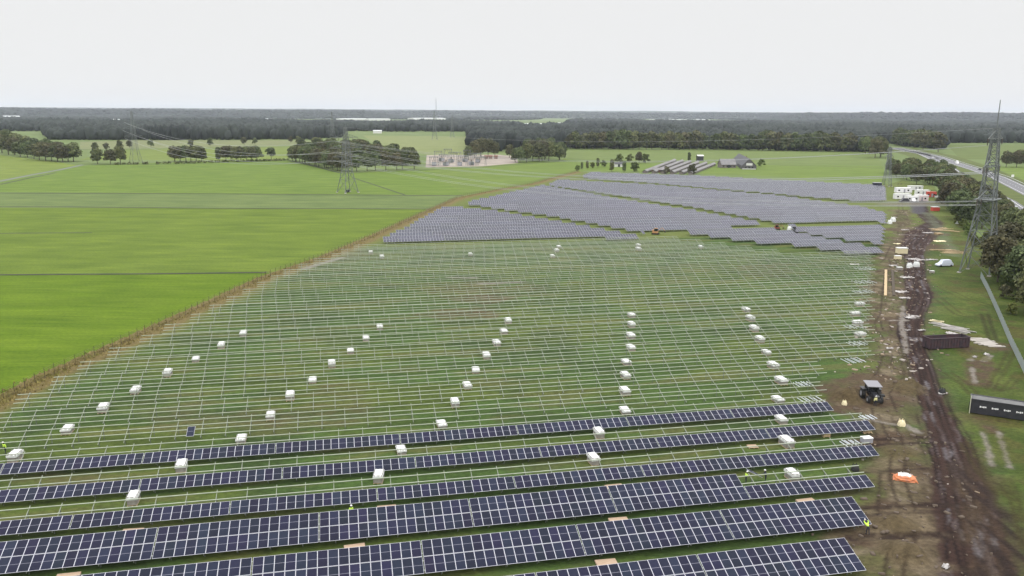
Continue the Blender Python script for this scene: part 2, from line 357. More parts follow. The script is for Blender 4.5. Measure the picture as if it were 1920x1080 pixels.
for a, b, ww in PAT:
    d = dpoly(X, Y, gp([(*a, ww), (*b, ww)])) + (n2 - .5) * 3
    mixc(col, alb(112, 92, 76), sm(1, -1, d) * (.55 + .4 * sm(.4, .6, n3)))
# mud track with ruts that follow it
def lateral(X, Y, pts):                            # signed side distance and run along a polyline
    best = np.full(X.shape, 1e9); lat = np.zeros(X.shape); run = np.zeros(X.shape); s0 = 0
    for (ax, ay, _), (bx, by, _) in zip(pts[:-1], pts[1:]):
        dx, dy = bx - ax, by - ay; L = math.hypot(dx, dy); t = np.clip(((X - ax) * dx + (Y - ay) * dy) / L ** 2, 0, 1)
        d = np.hypot(X - ax - t * dx, Y - ay - t * dy); k = d < best; best = np.where(k, d, best)
        lat = np.where(k, ((X - ax) * dy - (Y - ay) * dx) / L, lat); run = np.where(k, s0 + t * L, run); s0 += L
    return lat, run
lat, run = lateral(X, Y, ROAD)
def rut(lat, run, off, w_, seed, wob=.5):
    c = lat - off - (vnoise(run / 14, run * 0, seed) - .5) * wob * 2
    return sm(w_, w_ * .45, np.abs(c))
dr = dpoly(X, Y, ROAD) + (n2 - .5) * 1.1 + (n3 - .5) * .7
core = sm(.35, -.35, dr)
mixc(col, alb(100, 82, 70), sm(2.2, .2, dr + (n3 - .5) * 3) * .5)
mixc(col, alb(82, 60, 54), core)
RUT = np.zeros(X.shape)
for off, w_, sd in ((-1.0, .34, 1), (.95, .34, 1), (-1.9, .26, 5), (.15, .28, 5), (1.8, .26, 9), (-.35, .2, 14), (2.8, .25, 17), (-2.8, .25, 19)): RUT = np.maximum(RUT, rut(lat, run, off, w_, sd) * (.6 + .4 * sm(.4, .6, vnoise(run / 6, run * 0, sd + 40))))
RUT *= sm(1.6, .0, dr)
mixc(col, alb(42, 28, 27), RUT * .85)
mixc(col, alb(118, 104, 106), core * (1 - RUT) * sm(.55, .66, fbm(lat * 1.8, run * .22, 1.4, 3, 51)) * .75)
mixc(col, alb(178, 172, 182), core * RUT * sm(.66, .72, fbm(lat * 1.0, run * .3, 1.6, 2, 63)) * .55)  # puddles in the ruts: pale sky sheen painted as colour
for px, py, r_ in ((1690, 985, 4.5), (1700, 1040, 4), (1680, 905, 3), (1675, 875, 2.5), (1690, 960, 3), (1655, 1000, 2.5), (1720, 1000, 2.5), (1660, 640, 3), (1670, 590, 3), (1675, 540, 3)):
    c_ = G(px, py); mixc(col, alb(154, 136, 112), sm(1.1, .3, np.hypot(X - c_.x, Y - c_.y) / r_ + (n2 - .5) * 1.6 + (n3 - .5) * .9) * .7)
for (a, b, ww) in (((1600, 955), (1800, 945), .5), ((1610, 968), (1800, 958), .3), ((1600, 1012), (1800, 1002), .8), ((1640, 826), (1760, 820), .5), ((1630, 836), (1770, 830), .35), ((1620, 888), (1740, 880), .3)):
    d = dpoly(X, Y, gp([(*a, ww), (*b, ww)])) + (n2 - .5) * .8; mixc(col, alb(62, 46, 42), sm(.3, -.25, d) * (.5 + .4 * sm(.4, .6, n3)))
lat2, run2 = lateral(X, Y, BR)
for off, sd in ((-.9, 3), (.9, 3), (2.2, 7), (-2.6, 8)): mixc(col, alb(70, 54, 44), rut(lat2, run2, off, .3, sd, 1.2) * sm(.42, .55, vnoise(run2 / 9, run2 * 0, sd + 2)) * sm(4, 2.5, np.abs(lat2)) * .7)
lo = sm(870, 960, PY) * sm(1770, 1830, PX) * (PX < 1960)
d2 = dpoly(X, Y, gp([(1800, 870, 1.), (1850, 960, 2.5), (1885, 1040, 3), (1915, 1120, 3)])) + (n2 - .5) * 4
mixc(col, alb(98, 80, 64), sm(1.8, -1, d2) * (.5 + .45 * sm(.4, .6, fbm(lat * 1.6, run * .2, 1.8, 3, 91)))); mixc(col, alb(60, 46, 44), sm(.5, .6, fbm(X * 1.5, Y * .3, 1.5, 3, 61)) * sm(1.5, -1, d2) * .8)
for pts in ([(1822, 690, .3), (1828, 720, .3)], [(1842, 812, .3), (1852, 840, .32), (1858, 872, .3)], [(1872, 812, .25), (1884, 850, .3), (1894, 878, .2)], [(1845, 678, .6), (1856, 668, .6)], [(1820, 676, .5), (1828, 668, .5)], [(1693, 575, .4), (1690, 610, .5), (1697, 640, .4), (1700, 662, .3)], [(1706, 592, .9), (1720, 596, .6)], [(1670, 602, .5), (1700, 601, .5)], [(1700, 800, .6), (1722, 812, .5)], [(840, 521, .8), (890, 521, .8)], [(900, 533, .8), (975, 529, .8)], [(570, 505, 1), (640, 484, 1.2)], [(1690, 440, .6), (1720, 441, .6)], [(1640, 790, .3), (1690, 800, .3)]):
    mixc(col, alb(176, 166, 160), sm(.35, -.2, dpoly(X, Y, gp(pts)) + (n3 - .5) * .8) * .85)  # pale strips; those by the slabs are puddles, their sky sheen painted in
for pts in ([(1752, 560), (1790, 590), (1835, 600)], [(1760, 540), (1800, 560), (1850, 575)], [(1770, 700), (1800, 720), (1818, 740)], [(1890, 660), (1868, 700), (1850, 730)], [(1880, 900), (1900, 960), (1920, 1030)], [(1800, 830), (1830, 880), (1870, 930)], [(1905, 700), (1880, 730), (1860, 735)]):
    for o_ in (0, 14): mixc(col, alb(84, 76, 42), sm(.45, .05, dpoly(X, Y, gp([(a_ + o_, b_, .12) for a_, b_ in pts])) + (n2 - .5) * .6) * (.35 + .4 * n3))
mixc(col, alb(112, 106, 58), rg * sm(.58, .66, fbm(X, Y, 7, 4, 101)) * .7); mixc(col, alb(104, 88, 62), rg * sm(.66, .74, fbm(X, Y, 3.5, 3, 103)) * .6)
dgrav = dpoly(X, Y, gp([(1718, 372, 4), (1722, 400, 3)])); mixc(col, alb(110, 108, 118), sm(1, -1, dgrav) * .8)
mixc(col, alb(150, 142, 130), sm(8, -2, dpoly(X, Y, gp([(1680, 384, 6), (1750, 380, 7)])) + (n2 - .5) * 6) * .7)
pal = dpoly(X, Y, gp([(1740, 400, 1.5), (1760, 430, 1.5), (1790, 480, 1.2)])); mixc(col, alb(140, 146, 120), sm(3, -2, pal + (n2 - .5) * 4) * .6)
trk = dpoly(X, Y, gp([(1840, 590, .2), (1856, 640, .2)])); mixc(col, alb(70, 72, 34), sm(.6, 0, trk) * .8)
trk = dpoly(X, Y, gp([(1852, 590, .2), (1868, 640, .2)])); mixc(col, alb(70, 72, 34), sm(.6, 0, trk) * .8)
Z = .12 + .10 * (n2 - .5) * sm(3, -1, db) * 2 - .22 * core + core * .1 * (n3 - .5) * 2 - RUT * .16 + .04 * (n3 - .5)
for px, py, r_, h_ in [(1690, 1040, 2.6, 1.3), (1688, 985, 2.2, .8), (1580, 745, 3.2, 1.3), (1598, 738, 2.4, 1.), (1700, 728, 3.2, 1.), (1600, 752, 2, .7), (1720, 725, 2, .8), (1690, 850, 2.5, .6), (1660, 985, 2, .5)]:
    c_ = G(px, py); q = np.hypot(X - c_.x, (Y - c_.y)) / r_ + (n2 - .5) * .9; Z += h_ * sm(1.1, .1, q) * (.7 + .6 * n3)
    mixc(col, alb(122, 106, 80), sm(1.2, .6, q) * .7)
Z = np.maximum(Z, .03)
ny, nx = X.shape; idx = np.arange(nx * ny).reshape(ny, nx)
kq = keep[:-1, :-1] & keep[1:, :-1] & keep[:-1, 1:] & keep[1:, 1:]
Q = np.stack([idx[:-1, :-1][kq], idx[:-1, 1:][kq], idx[1:, 1:][kq], idx[1:, :-1][kq]], 1)
used = np.unique(Q); rem = np.zeros(nx * ny, np.int64); rem[used] = np.arange(len(used))
Vt = np.stack([X.ravel(), Y.ravel(), Z.ravel()], 1)[used]
me = mesh_np('site_ground', Vt, rem[Q], [], smooth=True)
ca = me.color_attributes.new('soil', 'FLOAT_COLOR', 'POINT')
ca.data.foreach_set('color', np.concatenate([col.reshape(-1, 3)[used], np.ones((len(used), 1))], 1).astype(np.float32).ravel())
sm_ = bpy.data.materials.new('soil_and_grass'); sm_.use_nodes = True; t = sm_.node_tree; b = t.nodes['Principled BSDF']; b.inputs['Roughness'].default_value = .95; b.inputs['Specular IOR Level'].default_value = .15
at = N(t, 'ShaderNodeAttribute', attribute_name='soil'); nz = N(t, 'ShaderNodeTexNoise'); nz.inputs['Scale'].default_value = 1.6; nz.inputs['Detail'].default_value = 9; nz.inputs['Roughness'].default_value = .78
tcn = N(t, 'ShaderNodeTexCoord'); mp = N(t, 'ShaderNodeMapping'); mp.inputs['Scale'].default_value = (.8, 1.15, 1); mp.inputs['Rotation'].default_value = (0, 0, -AZ)
t.links.new(tcn.outputs['Object'], mp.inputs[0]); t.links.new(mp.outputs[0], nz.inputs['Vector'])
rp = N(t, 'ShaderNodeValToRGB'); rp.color_ramp.elements[0].position = .3; rp.color_ramp.elements[1].position = .7; rp.color_ramp.elements[0].color = (.50, .50, .48, 1); rp.color_ramp.elements[1].color = (1.52, 1.54, 1.46, 1)
mm = N(t, 'ShaderNodeMixRGB', blend_type='MULTIPLY'); mm.inputs[0].default_value = 1
t.links.new(nz.outputs[0], rp.inputs[0]); t.links.new(at.outputs['Color'], mm.inputs[1]); t.links.new(rp.outputs[0], mm.inputs[2]); t.links.new(mm.outputs[0], b.inputs['Base Color'])
bp = N(t, 'ShaderNodeBump'); bp.inputs['Strength'].default_value = .9; bp.inputs['Distance'].default_value = .35; t.links.new(nz.outputs[0], bp.inputs['Height']); t.links.new(bp.outputs[0], b.inputs['Normal'])
me.materials.append(sm_)
tag(link('site_ground', me), kind='structure')
def zg(p):                                         # height of the site sheet under a point
    i = int(np.clip(np.searchsorted(ys, p[1]), 0, ny - 1)); j = int(np.clip(np.searchsorted(xs, p[0]), 0, nx - 1))
    return float(Z[i, j]) if keep[i, j] else 0.

# ------------------------------------------------------------------ solar tables
PW, PH, GAP, TH, LOW = 1.038, 2.1, .018, R(20), .85
PITCH_P = PW + GAP; TL = 16 * PITCH_P; SL = 2 * PH + .05; CT, ST = math.cos(TH), math.sin(TH)
MS = Matrix.Rotation(TH, 4, 'X')
def panel_geo(mb, x, y, z0=0., M=None):
    M = M or Matrix.Identity(4); T = M @ Matrix.Translation((x, y, z0)); f = .027; h = .035; c = .015
    P = lambda a, b, zz=h: T @ Vector((a, b, zz))
    mb.box(0, PW, 0, PH, 0, h, 0, T, skip=(1,))
    mb.face([P(0, 0), P(PW, 0), P(PW - f, f), P(f, f)], 0); mb.face([P(PW, 0), P(PW, PH), P(PW - f, PH - f), P(PW - f, f)], 0)
    mb.face([P(PW, PH), P(0, PH), P(f, PH - f), P(PW - f, PH - f)], 0); mb.face([P(0, PH), P(0, 0), P(f, f), P(f, PH - f)], 0)
    mb.face([P(f, f), P(PW - f, f), P(PW - f, PH / 2 - c), P(f, PH / 2 - c)], 1)
    mb.face([P(f, PH / 2 - c), P(PW - f, PH / 2 - c), P(PW - f, PH / 2 + c), P(f, PH / 2 + c)], 2)
    mb.face([P(f, PH / 2 + c), P(PW - f, PH / 2 + c), P(PW - f, PH - f), P(f, PH - f)], 1)
mb = MB(); panel_geo(mb, 0, 0); PANEL = mb.mesh('panel', [alu, glass, busbar])
cache = {}
def part_mesh(key, fn):
    if key not in cache: cache[key] = fn()
    return cache[key]
def purlin_mesh(n):
    L = n * PITCH_P
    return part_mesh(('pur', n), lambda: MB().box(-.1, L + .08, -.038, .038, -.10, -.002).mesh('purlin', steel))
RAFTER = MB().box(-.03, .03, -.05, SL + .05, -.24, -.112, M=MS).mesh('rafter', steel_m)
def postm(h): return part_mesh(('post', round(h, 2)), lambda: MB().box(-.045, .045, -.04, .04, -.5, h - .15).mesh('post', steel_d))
PUR = [.45, 1.65, 2.60, 3.80]
def frame_parts(root, n):
    for y in PUR:
        link('purlin', purlin_mesh(n), root, (0, y * CT, LOW + y * ST), (TH, 0, 0))
    k = max(2, round(n / 3.2)); L = n * PITCH_P
    for i in range(k):
        x = L * (i + .5) / k
        link('rafter', RAFTER, root, (x, 0, LOW))
        for y in (.75, 3.4): link('post', postm(LOW + y * ST - .1), root, (x, y * CT, 0))
PROTO = {}
def table(name, n, rows, u1, v, label, cat, group):   # u1 = right end
    key = (n, rows)
    if key not in PROTO:
        r = thing(name, 'x', 'x', (0, 0, 0)); frame_parts(r, n)
        for row in range(rows):
            for i in range(n):
                y = row * (PH + .05)
                link('panel', PANEL, r, (i * PITCH_P, y * CT, LOW + y * ST), (TH, 0, 0))
        PROTO[key] = r; o = r
    else: o = copy_tree(PROTO[key])
    o.name = name
    p = UV(u1 - n * PITCH_P, v)
    o.location = (p.x, p.y, 0); o.rotation_euler = (0, 0, AZ); o['label'] = label; o['category'] = cat; o['group'] = group
    return o
def fence_u(v):                                    # where the fence crosses a row
    best = None
    for a, b in zip(fen[:-1], fen[1:]):
        ua, va = toUV(a); ub, vb = toUV(b)
        if min(va, vb) <= v <= max(va, vb): best = ua + (ub - ua) * (v - va) / (vb - va)
    return best if best is not None else -90.
V0, DV = 65.95, 8.38
def end_u(px, y0, v):                              # right end of a row given by the image column where it stops
    lo_, hi = 0, 260
    for _ in range(40):
        mid = (lo_ + hi) / 2; p = UV(mid, v, 1.); q = P2(p.x, p.y, 1.)
        if q[0] < px(q[1]) if callable(px) else q[0] < px: lo_ = mid
        else: hi = mid
    return lo_
# the panelled rows, nearest first
ends = [(51.4, 0), (58.0, 1), (64.4, 2), (71.1, 3), (76.5, 4), (75.1, 5)]
PANROWS = ['nearest', 'second', 'third', 'fourth', 'fifth', 'sixth']
for ue_, k in ends:
    v = V0 + DV * k; u = ue_; i = 1
    while True:
        p = UV(u, v); q = P2(p.x, p.y, 1.)
        if q[0] < -40 or i > 14: break
        rows = 2 if k <= 2 else 1
        grp = 'solar tables in the panelled rows nearest the camera'
        lab = '%s solar table, %s from right in the %s panelled row' % ('fully covered' if rows == 2 else 'half covered', nth(i), PANROWS[k])
        if k == 2 and i <= 1:
            o = table('solar_table', 16, 1, u, v, 'half covered solar table at the right end of the third row, beside the carrying workers', 'solar table', grp)
        elif k == 2 and i == 2: o = table('solar_table', 16, 2, u, v, lab, 'solar table', grp)
        else: o = table('solar_table', 16, rows, u, v, lab, 'solar table', grp)
        u -= TL + .12; i += 1
# extra upper panels: none on the half covered tables
# bare rows
def bare_right(y): return 1645 if y < 700 else 1550
ntot = 0
for k in range(6, 26):
    v = V0 + DV * k
    u1 = end_u(lambda yy: 1642 if yy < 705 else 1548, 0, v) if k > 7 else end_u(1552, 0, v)
    if k >= 21: u1 = end_u(lambda yy: 1642 - max(0, 500 - yy) * 7.5, 0, v)
    uf = fence_u(v) + 5.5; i = 1; u = u1
    while u - uf > 2.3:
        n = min(16, int((u - uf) / PITCH_P)); p = UV(u, v); q = P2(p.x, p.y, 1.)
        if q[0] < -40: break
        if n >= 2:
            table('mounting_frame', n, 0, u, v, 'bare steel table, %s from right, %s bare row beyond the panels' % (nth(i), nth(k - 5)), 'mounting frame', 'bare steel mounting tables'); ntot += 1
        u -= TL + .12; i += 1
# far blocks
BLK = {
 'triangular block by the fence': [(697, 459), (1210, 446), (1050, 417), (925, 396), (832, 387)],
 'middle block behind the triangle': [(865, 382), (960, 396), (1040, 407), (1110, 420), (1205, 437), (1296, 432), (1362, 428), (1432, 420), (1300, 396), (1170, 376), (1015, 348)],
 'narrow stepped block on the right': [(1275, 437), (1410, 455), (1505, 462), (1580, 474), (1658, 481), (1658, 468), (1560, 452), (1490, 437), (1430, 428), (1300, 430)],
 'small block below the white bags': [(1482, 432), (1530, 442), (1580, 450), (1612, 457), (1658, 456), (1662, 422), (1470, 424)],
 'large block behind the service road': [(1025, 347), (1160, 367), (1300, 389), (1400, 407), (1462, 420), (1664, 417), (1664, 402), (1610, 388), (1440, 366), (1330, 357), (1220, 347), (1045, 338)],
 'rearmost block before the farm': [(1085, 333), (1220, 343), (1330, 353), (1440, 362), (1530, 371), (1610, 377), (1664, 378), (1662, 349), (1440, 338), (1320, 331), (1105, 324)]}
def far_table_mb(n):
    mb = MB()
    for row in range(2):
        for i in range(n): panel_geo(mb, i * PITCH_P, row * (PH + .05), 0, Matrix.Translation((0, 0, LOW)) @ MS)
    for y in PUR: mb.box(-.1, n * PITCH_P + .08, y - .045, y + .045, -.11, -.002, 3, Matrix.Translation((0, 0, LOW)) @ MS)
    for i in range(max(2, round(n / 3.2))):
        x = n * PITCH_P * (i + .5) / max(2, round(n / 3.2))
        for y in (.75, 3.4): mb.box(x - .06, x + .06, y * CT - .05, y * CT + .05, -.3, LOW + y * ST - .1, 3)
    return mb
FT = {}
def far_mesh(n):
    if n not in FT: FT[n] = far_table_mb(n).mesh('far_table', [alu_far, glass_far, busbar, steel])
    return FT[n]
allfar = []
for name, px in BLK.items():
    poly = [toUV(G(a, b, 1.2)) for a, b in px]
    v = min(q[1] for q in poly) + .2; vmax = max(q[1] for q in poly); r_ = 1
    while v < vmax:
        def cut(vv_):
            q = sorted(ua + (ub - ua) * (vv_ - va) / (vb - va) for (ua, va), (ub, vb) in zip(poly, poly[1:] + poly[:1]) if (va > vv_) != (vb > vv_))
            return list(zip(q[::2], q[1::2]))
        any_ = False; iv = [(max(a1, a2), min(b1, b2)) for a1, b1 in cut(v) for a2, b2 in cut(v + 5.5) if min(b1, b2) - max(a1, a2) > 1.1]
        for a, b in iv:
            u = b; i = 1
            while u - a > 1.1:
                n = min(16, int((u - a) / PITCH_P)); allfar.append((v, name, r_, i, n, u)); u -= TL + .12; i += 1; any_ = True
        if any_: r_ += 1
        v += DV
allfar.sort(key=lambda q: q[0])
NI = 300 - 42
rest_v, rest_f, rest_m = [], [], []; off_ = 0
for j, (v, name, r_, i, n, u) in enumerate(allfar):
    p = UV(u - n * PITCH_P, v)
    if j < NI:
        o = link('solar_table', far_mesh(n), None, (p.x, p.y, 0), (rng.normal(0, .012), rng.normal(0, .003), AZ))
        tag(o, 'panel table, %s from right, %s row, %s' % (nth(i), nth(r_), name), 'solar table', 'solar tables in the far blocks')
    else:
        mb = far_mesh(n); M_ = Matrix.Translation(p) @ Matrix.Rotation(AZ, 4, 'Z'); A = np.array(M_)
        k = len(mb.vertices); cc = np.empty(k * 3, np.float32); mb.vertices.foreach_get('co', cc); cc = cc.reshape(-1, 3) @ A[:3, :3].T + A[:3, 3]
        ff = np.empty(len(mb.loops), np.int32); mb.loops.foreach_get('vertex_index', ff); mi = np.empty(len(mb.polygons), np.int32); mb.polygons.foreach_get('material_index', mi)
        rest_v.append(cc); rest_f.append(ff.reshape(-1, 4) + off_); rest_m.append(mi); off_ += k
if rest_v:
    o = link('solar_tables', mesh_np('solar_tables', np.concatenate(rest_v), np.concatenate(rest_f), [alu_far, glass_far, busbar, steel], np.concatenate(rest_m)))
    tag(o, 'lilac grey rows of panels at the far end of the solar park', 'solar tables', kind='stuff')
print('tables', ntot, len(allfar))
#@@OBJECTS@@
# ------------------------------------------------------------------ perimeter fence on the left, wire fence on the right
def fence(name, pts, sp, hgt_, pm, wm, label, cat, nparts=100, pr=.06, vs=.5):
    pts = [Vector((p[0], p[1], 0)) for p in pts]; root = thing(name, label, cat, pts[0])
    o0 = pts[0]; P = []; wires = MB(); rest = MB(); carry = 0
    for a, b in zip(pts[:-1], pts[1:]):
        L = (b - a).length; d = (b - a) / L; s_ = carry
        while s_ < L: P.append(a + d * s_); s_ += sp
        carry = s_ - L
        for k in range(7): z = .1 + (hgt_ - .15) * k / 6; wires.bar(a - o0 + Vector((0, 0, z)), b - o0 + Vector((0, 0, z)), .014, n=3)
        q = 0
        while q < L: c = a - o0 + d * q; wires.bar(c + Vector((0, 0, .05)), c + Vector((0, 0, hgt_)), .010, n=3); q += vs
    P.sort(key=lambda p: p.length)
    pmsh = MB().bar((0, 0, -.4), (0, 0, hgt_ + .12), pr, n=6, r2=pr * .9).mesh('post', pm)
    for p in P[:nparts]: link('post', pmsh, root, p - o0)
    for p in P[nparts:]: rest.bar(p - o0, p - o0 + Vector((0, 0, hgt_ + .1)), pr, n=4)
    if P[nparts:]: tag(rest.obj('posts', pm, root), kind='stuff')
    wires.obj('wire_mesh', wm, root)
    return root
fence('perimeter_fence', [(p.x, p.y) for p in fen], 2.75, 2.0, postwood, wirem, 'long wire mesh fence on brown posts between bright meadow and solar park', 'fence', vs=.45, pr=.05)
fence('wire_fence', gp([(1838, 522), (1850, 545), (1870, 590), (1893, 645), (1925, 712), (1960, 790)]), 3.4, 2.0, wireg, wireg, 'grey steel mesh fence running beside the grass strip at the right edge', 'fence', pr=.045, vs=.09)
# dry grass under the fence (uncountable)
vv = []; ff = []
for i in range(16000):
    j = rng.integers(0, len(fen) - 1); wgt = rng.random()
    if rng.random() > 1 / (1 + j * .55): continue
    p = fen[j].lerp(fen[j + 1], wgt); d = (fen[j + 1] - fen[j]).normalized(); nrm = Vector((d.y, -d.x, 0)); o_ = rng.normal(-.3, 1.1)
    p = p + nrm * o_; h_ = .2 + .4 * rng.random(); a = rng.random() * PI; k = len(vv); wd = .16 + .2 * rng.random()
    vv += [(p.x - math.cos(a) * wd, p.y - math.sin(a) * wd, 0), (p.x + math.cos(a) * wd, p.y + math.sin(a) * wd, 0), (p.x + rng.normal(0, .15), p.y + rng.normal(0, .15), h_)]; ff.append((k, k + 1, k + 2))
tag(link('dry_grass', mesh_np('dry_grass', vv, ff, [mat('dry_grass', alb(196, 176, 120, 2.), .95, 0, .1, c2=alb(160, 156, 88, 2.), scale=.35)])), 'tall dry grass growing along the foot of the perimeter fence', 'grass', kind='stuff')

# ------------------------------------------------------------------ things lying in the aisles
def at_row(px, v, z=1.):
    a, b = -200, 400
    for _ in range(50):
        m_ = (a + b) / 2; p = UV(m_, v, z)
        if P2(p.x, p.y, z)[0] < px: a = m_
        else: b = m_
    return UV(a, v)
def snap(px, py, z, lo_=5.2, hi_=7.1):
    p = G(px, py, z); u, v = toUV(p); k = math.floor((v - V0) / DV); off = v - V0 - k * DV
    if off < 2.2: k -= 1; off = hi_
    off = min(max(off, lo_), hi_)
    return at_row(px, V0 + k * DV + off, z), k
def crate_mesh():
    r = thing('covered_crate', 'x', 'crate', (0, 0, 0))
    mb = MB(); mb.box(-.58, .58, -1.06, 1.06, .10, .13)
    for x in (-.5, 0, .5): mb.box(x - .06, x + .06, -1.06, 1.06, 0, .10)
    mb.obj('pallet', tan, r)
    MB().box(-.55, .55, -1.03, 1.03, .133, .98).obj('carton', carton, r)
    mb = MB(); nx_, ny_ = 7, 11                    # loose white cover with sagging edge
    def z_(i, j):
        e = (i in (0, nx_)) or (j in (0, ny_)); return (1.0 - (.16 + .06 * math.sin(i * 2.1 + j * 1.7)) if e else 1.03 + .02 * math.sin(i * 1.9) * math.cos(j * 1.3))
    for i in range(nx_):
        for j in range(ny_):
            q = lambda a, b: (-.62 + 1.24 * a / nx_, -1.12 + 2.24 * b / ny_, z_(a, b))
            mb.face([q(i, j), q(i + 1, j), q(i + 1, j + 1), q(i, j + 1)])
    for a, b in (((-.62, -1.12), (.62, -1.12)), ((.62, -1.12), (.62, 1.12)), ((.62, 1.12), (-.62, 1.12)), ((-.62, 1.12), (-.62, -1.12))):
        mb.face([(a[0], a[1], .66), (b[0], b[1], .66), (b[0], b[1], .9), (a[0], a[1], .9)])
    mb.obj('cover', white, r)
    for y in (-.55, .5): MB().box(-.64, -.625, y - .03, y + .03, .12, 1.07).box(.625, .64, y - .03, y + .03, .12, 1.07).box(-.64, .64, y - .03, y + .03, 1.072, 1.08).obj('strap', greym, r)
    return r
CR = crate_mesh(); first = True
COLS = [('leftmost line of crates, nearest the fence', [(28, 851), (126, 800), (193, 761), (254, 724), (314, 693), (367, 665), (415, 640), (456, 617)]),
        ('second line of crates from the left', [(250, 930), (340, 867), (452, 817), (507, 772), (544, 739), (586, 707), (622, 677), (657, 652), (686, 628), (712, 607)]),
        ('third line of crates from the left', [(710, 889), (752, 833), (828, 787), (853, 749), (876, 715), (892, 687), (912, 661), (931, 638), (945, 615), (953, 598)]),
        ('middle line of crates', [(1113, 857), (1123, 805), (1172, 764), (1172, 727), (1173, 700), (1174, 674), (1183, 648), (1183, 627), (1184, 606), (1184, 587)]),
        ('fifth line of crates from the left', [(1486, 887), (1475, 825), (1465, 782), (1459, 741), (1465, 707), (1450, 680), (1437, 655), (1425, 631), (1414, 611), (1407, 593), (1399, 577)]),
        ('rightmost line of crates, beside the brown strip', [(1613, 621), (1608, 599), (1604, 580), (1612, 563)]),
        ('scattered crates near the triangular block', [(716, 480), (695, 471), (882, 475), (1036, 478), (1044, 468), (1048, 460), (1197, 458), (1197, 465), (1314, 461)])]
for cl, lst in COLS:
    for i, (px, py) in enumerate(lst):
        p, k = snap(px, py, 1.0) if py > 490 else (G(px, py, 1.0), 0)
        o = CR if first else copy_tree(CR); first = False
        o.location = (p.x, p.y, max(0, zg(p) - .02)); o.rotation_euler = (0, 0, AZ + (PI / 2 if 'rightmost' in cl else 0) + rng.normal(0, .06))
        s_ = 1.0 + rng.normal(0, .04); o.scale = (s_ * 1.08, s_ * 1.0, .75 + rng.random() * .5)
        if 'scattered' in cl: lb = 'white topped crate, %s from the left among the %s' % (nth(i + 1), cl)
        else: lb = 'white topped crate, %s from the front in the %s' % (nth(i + 1), cl)
        lb = lb.replace(', nearest the fence', '').replace(', beside the brown strip', '')
        tag(o, lb, 'crate', 'white topped crates standing between the mounting tables')
def pallet_proto():
    r = thing('wooden_pallet', 'x', 'pallet', (0, 0, 0)); mb = MB()
    for i in range(9): mb.box(-1.12, 1.12, -.56 + i * .128, -.56 + i * .128 + .10, .11, .135)
    mb.obj('deck_boards', wood, r)
    for x in (-1.05, 0, 1.05): MB().box(x - .06, x + .06, -.56, .57, 0, .108).obj('runner', wood, r)
    return r
PL = pallet_proto(); first = True
for px, py, wh in [(248, 987, 'behind the third panelled row, far left'), (725, 942, 'right of the worker in yellow'), (127, 1073, 'at the bottom left behind the nearest row'), (665, 1018, 'below the worker in yellow, one aisle nearer'), (1152, 905, 'behind the third panelled row, right of centre'), (1160, 968, 'behind the second panelled row, right of centre'), (1137, 1048, 'behind the nearest panelled row, right of centre'), (1411, 832, 'small one beyond the fourth row on the right'), (1512, 934, 'in front of the half covered table on the right')]:
    p, k = snap(px, py, .15, 5.1, 7.6)
    o = PL if first else copy_tree(PL); first = False
    o.location = (p.x, p.y, max(0, zg(p))); o.rotation_euler = (0, 0, AZ + rng.normal(0, .06)); o.scale = (1, 1.1, 1.6) if py > 850 else (.62, 1, 1.2)
    tag(o, 'tan wooden pallet lying %s' % wh, 'pallet', 'empty wooden pallets in the aisles')
# one loose panel leaning on a bare table
k = 6; p = UV(toUV(G(354, 806, 1.))[0], V0 + DV * k)
r = thing('photovoltaic_module', 'single dark panel laid on a bare mounting table at the left', 'solar panel', (p.x, p.y, 0), AZ)
link('panel_plate', PANEL, r, (0, .1, LOW + .05), (TH, 0, 0))

# ------------------------------------------------------------------ people
def skinned(name, chains, m_, sub=1):
    vs, es, rs = [], [], []
    ids = {}
    for ch in chains:
        prev = None
        for (x, y, z, r_) in ch:
            key = (round(x, 4), round(y, 4), round(z, 4))
            if key not in ids: ids[key] = len(vs); vs.append((x, y, z)); rs.append(r_)
            i = ids[key]
            if prev is not None: es.append((prev, i))
            prev = i
    me = bpy.data.meshes.new(name); me.from_pydata(vs, es, []); me.update()
    o = bpy.data.objects.new(name, me); C.objects.link(o)
    md = o.modifiers.new('skin', 'SKIN'); md.use_smooth_shade = True
    for i, r_ in enumerate(rs): me.skin_vertices[0].data[i].radius = (r_, r_); me.skin_vertices[0].data[i].use_root = (i == 0)
    sb = o.modifiers.new('sub', 'SUBSURF'); sb.levels = sub; sb.render_levels = sub
    dg = bpy.context.evaluated_depsgraph_get(); dg.update()
    nm = bpy.data.meshes.new_from_object(o.evaluated_get(dg)); bpy.data.objects.remove(o); nm.name = name
    nm.materials.clear(); nm.materials.append(m_); return nm
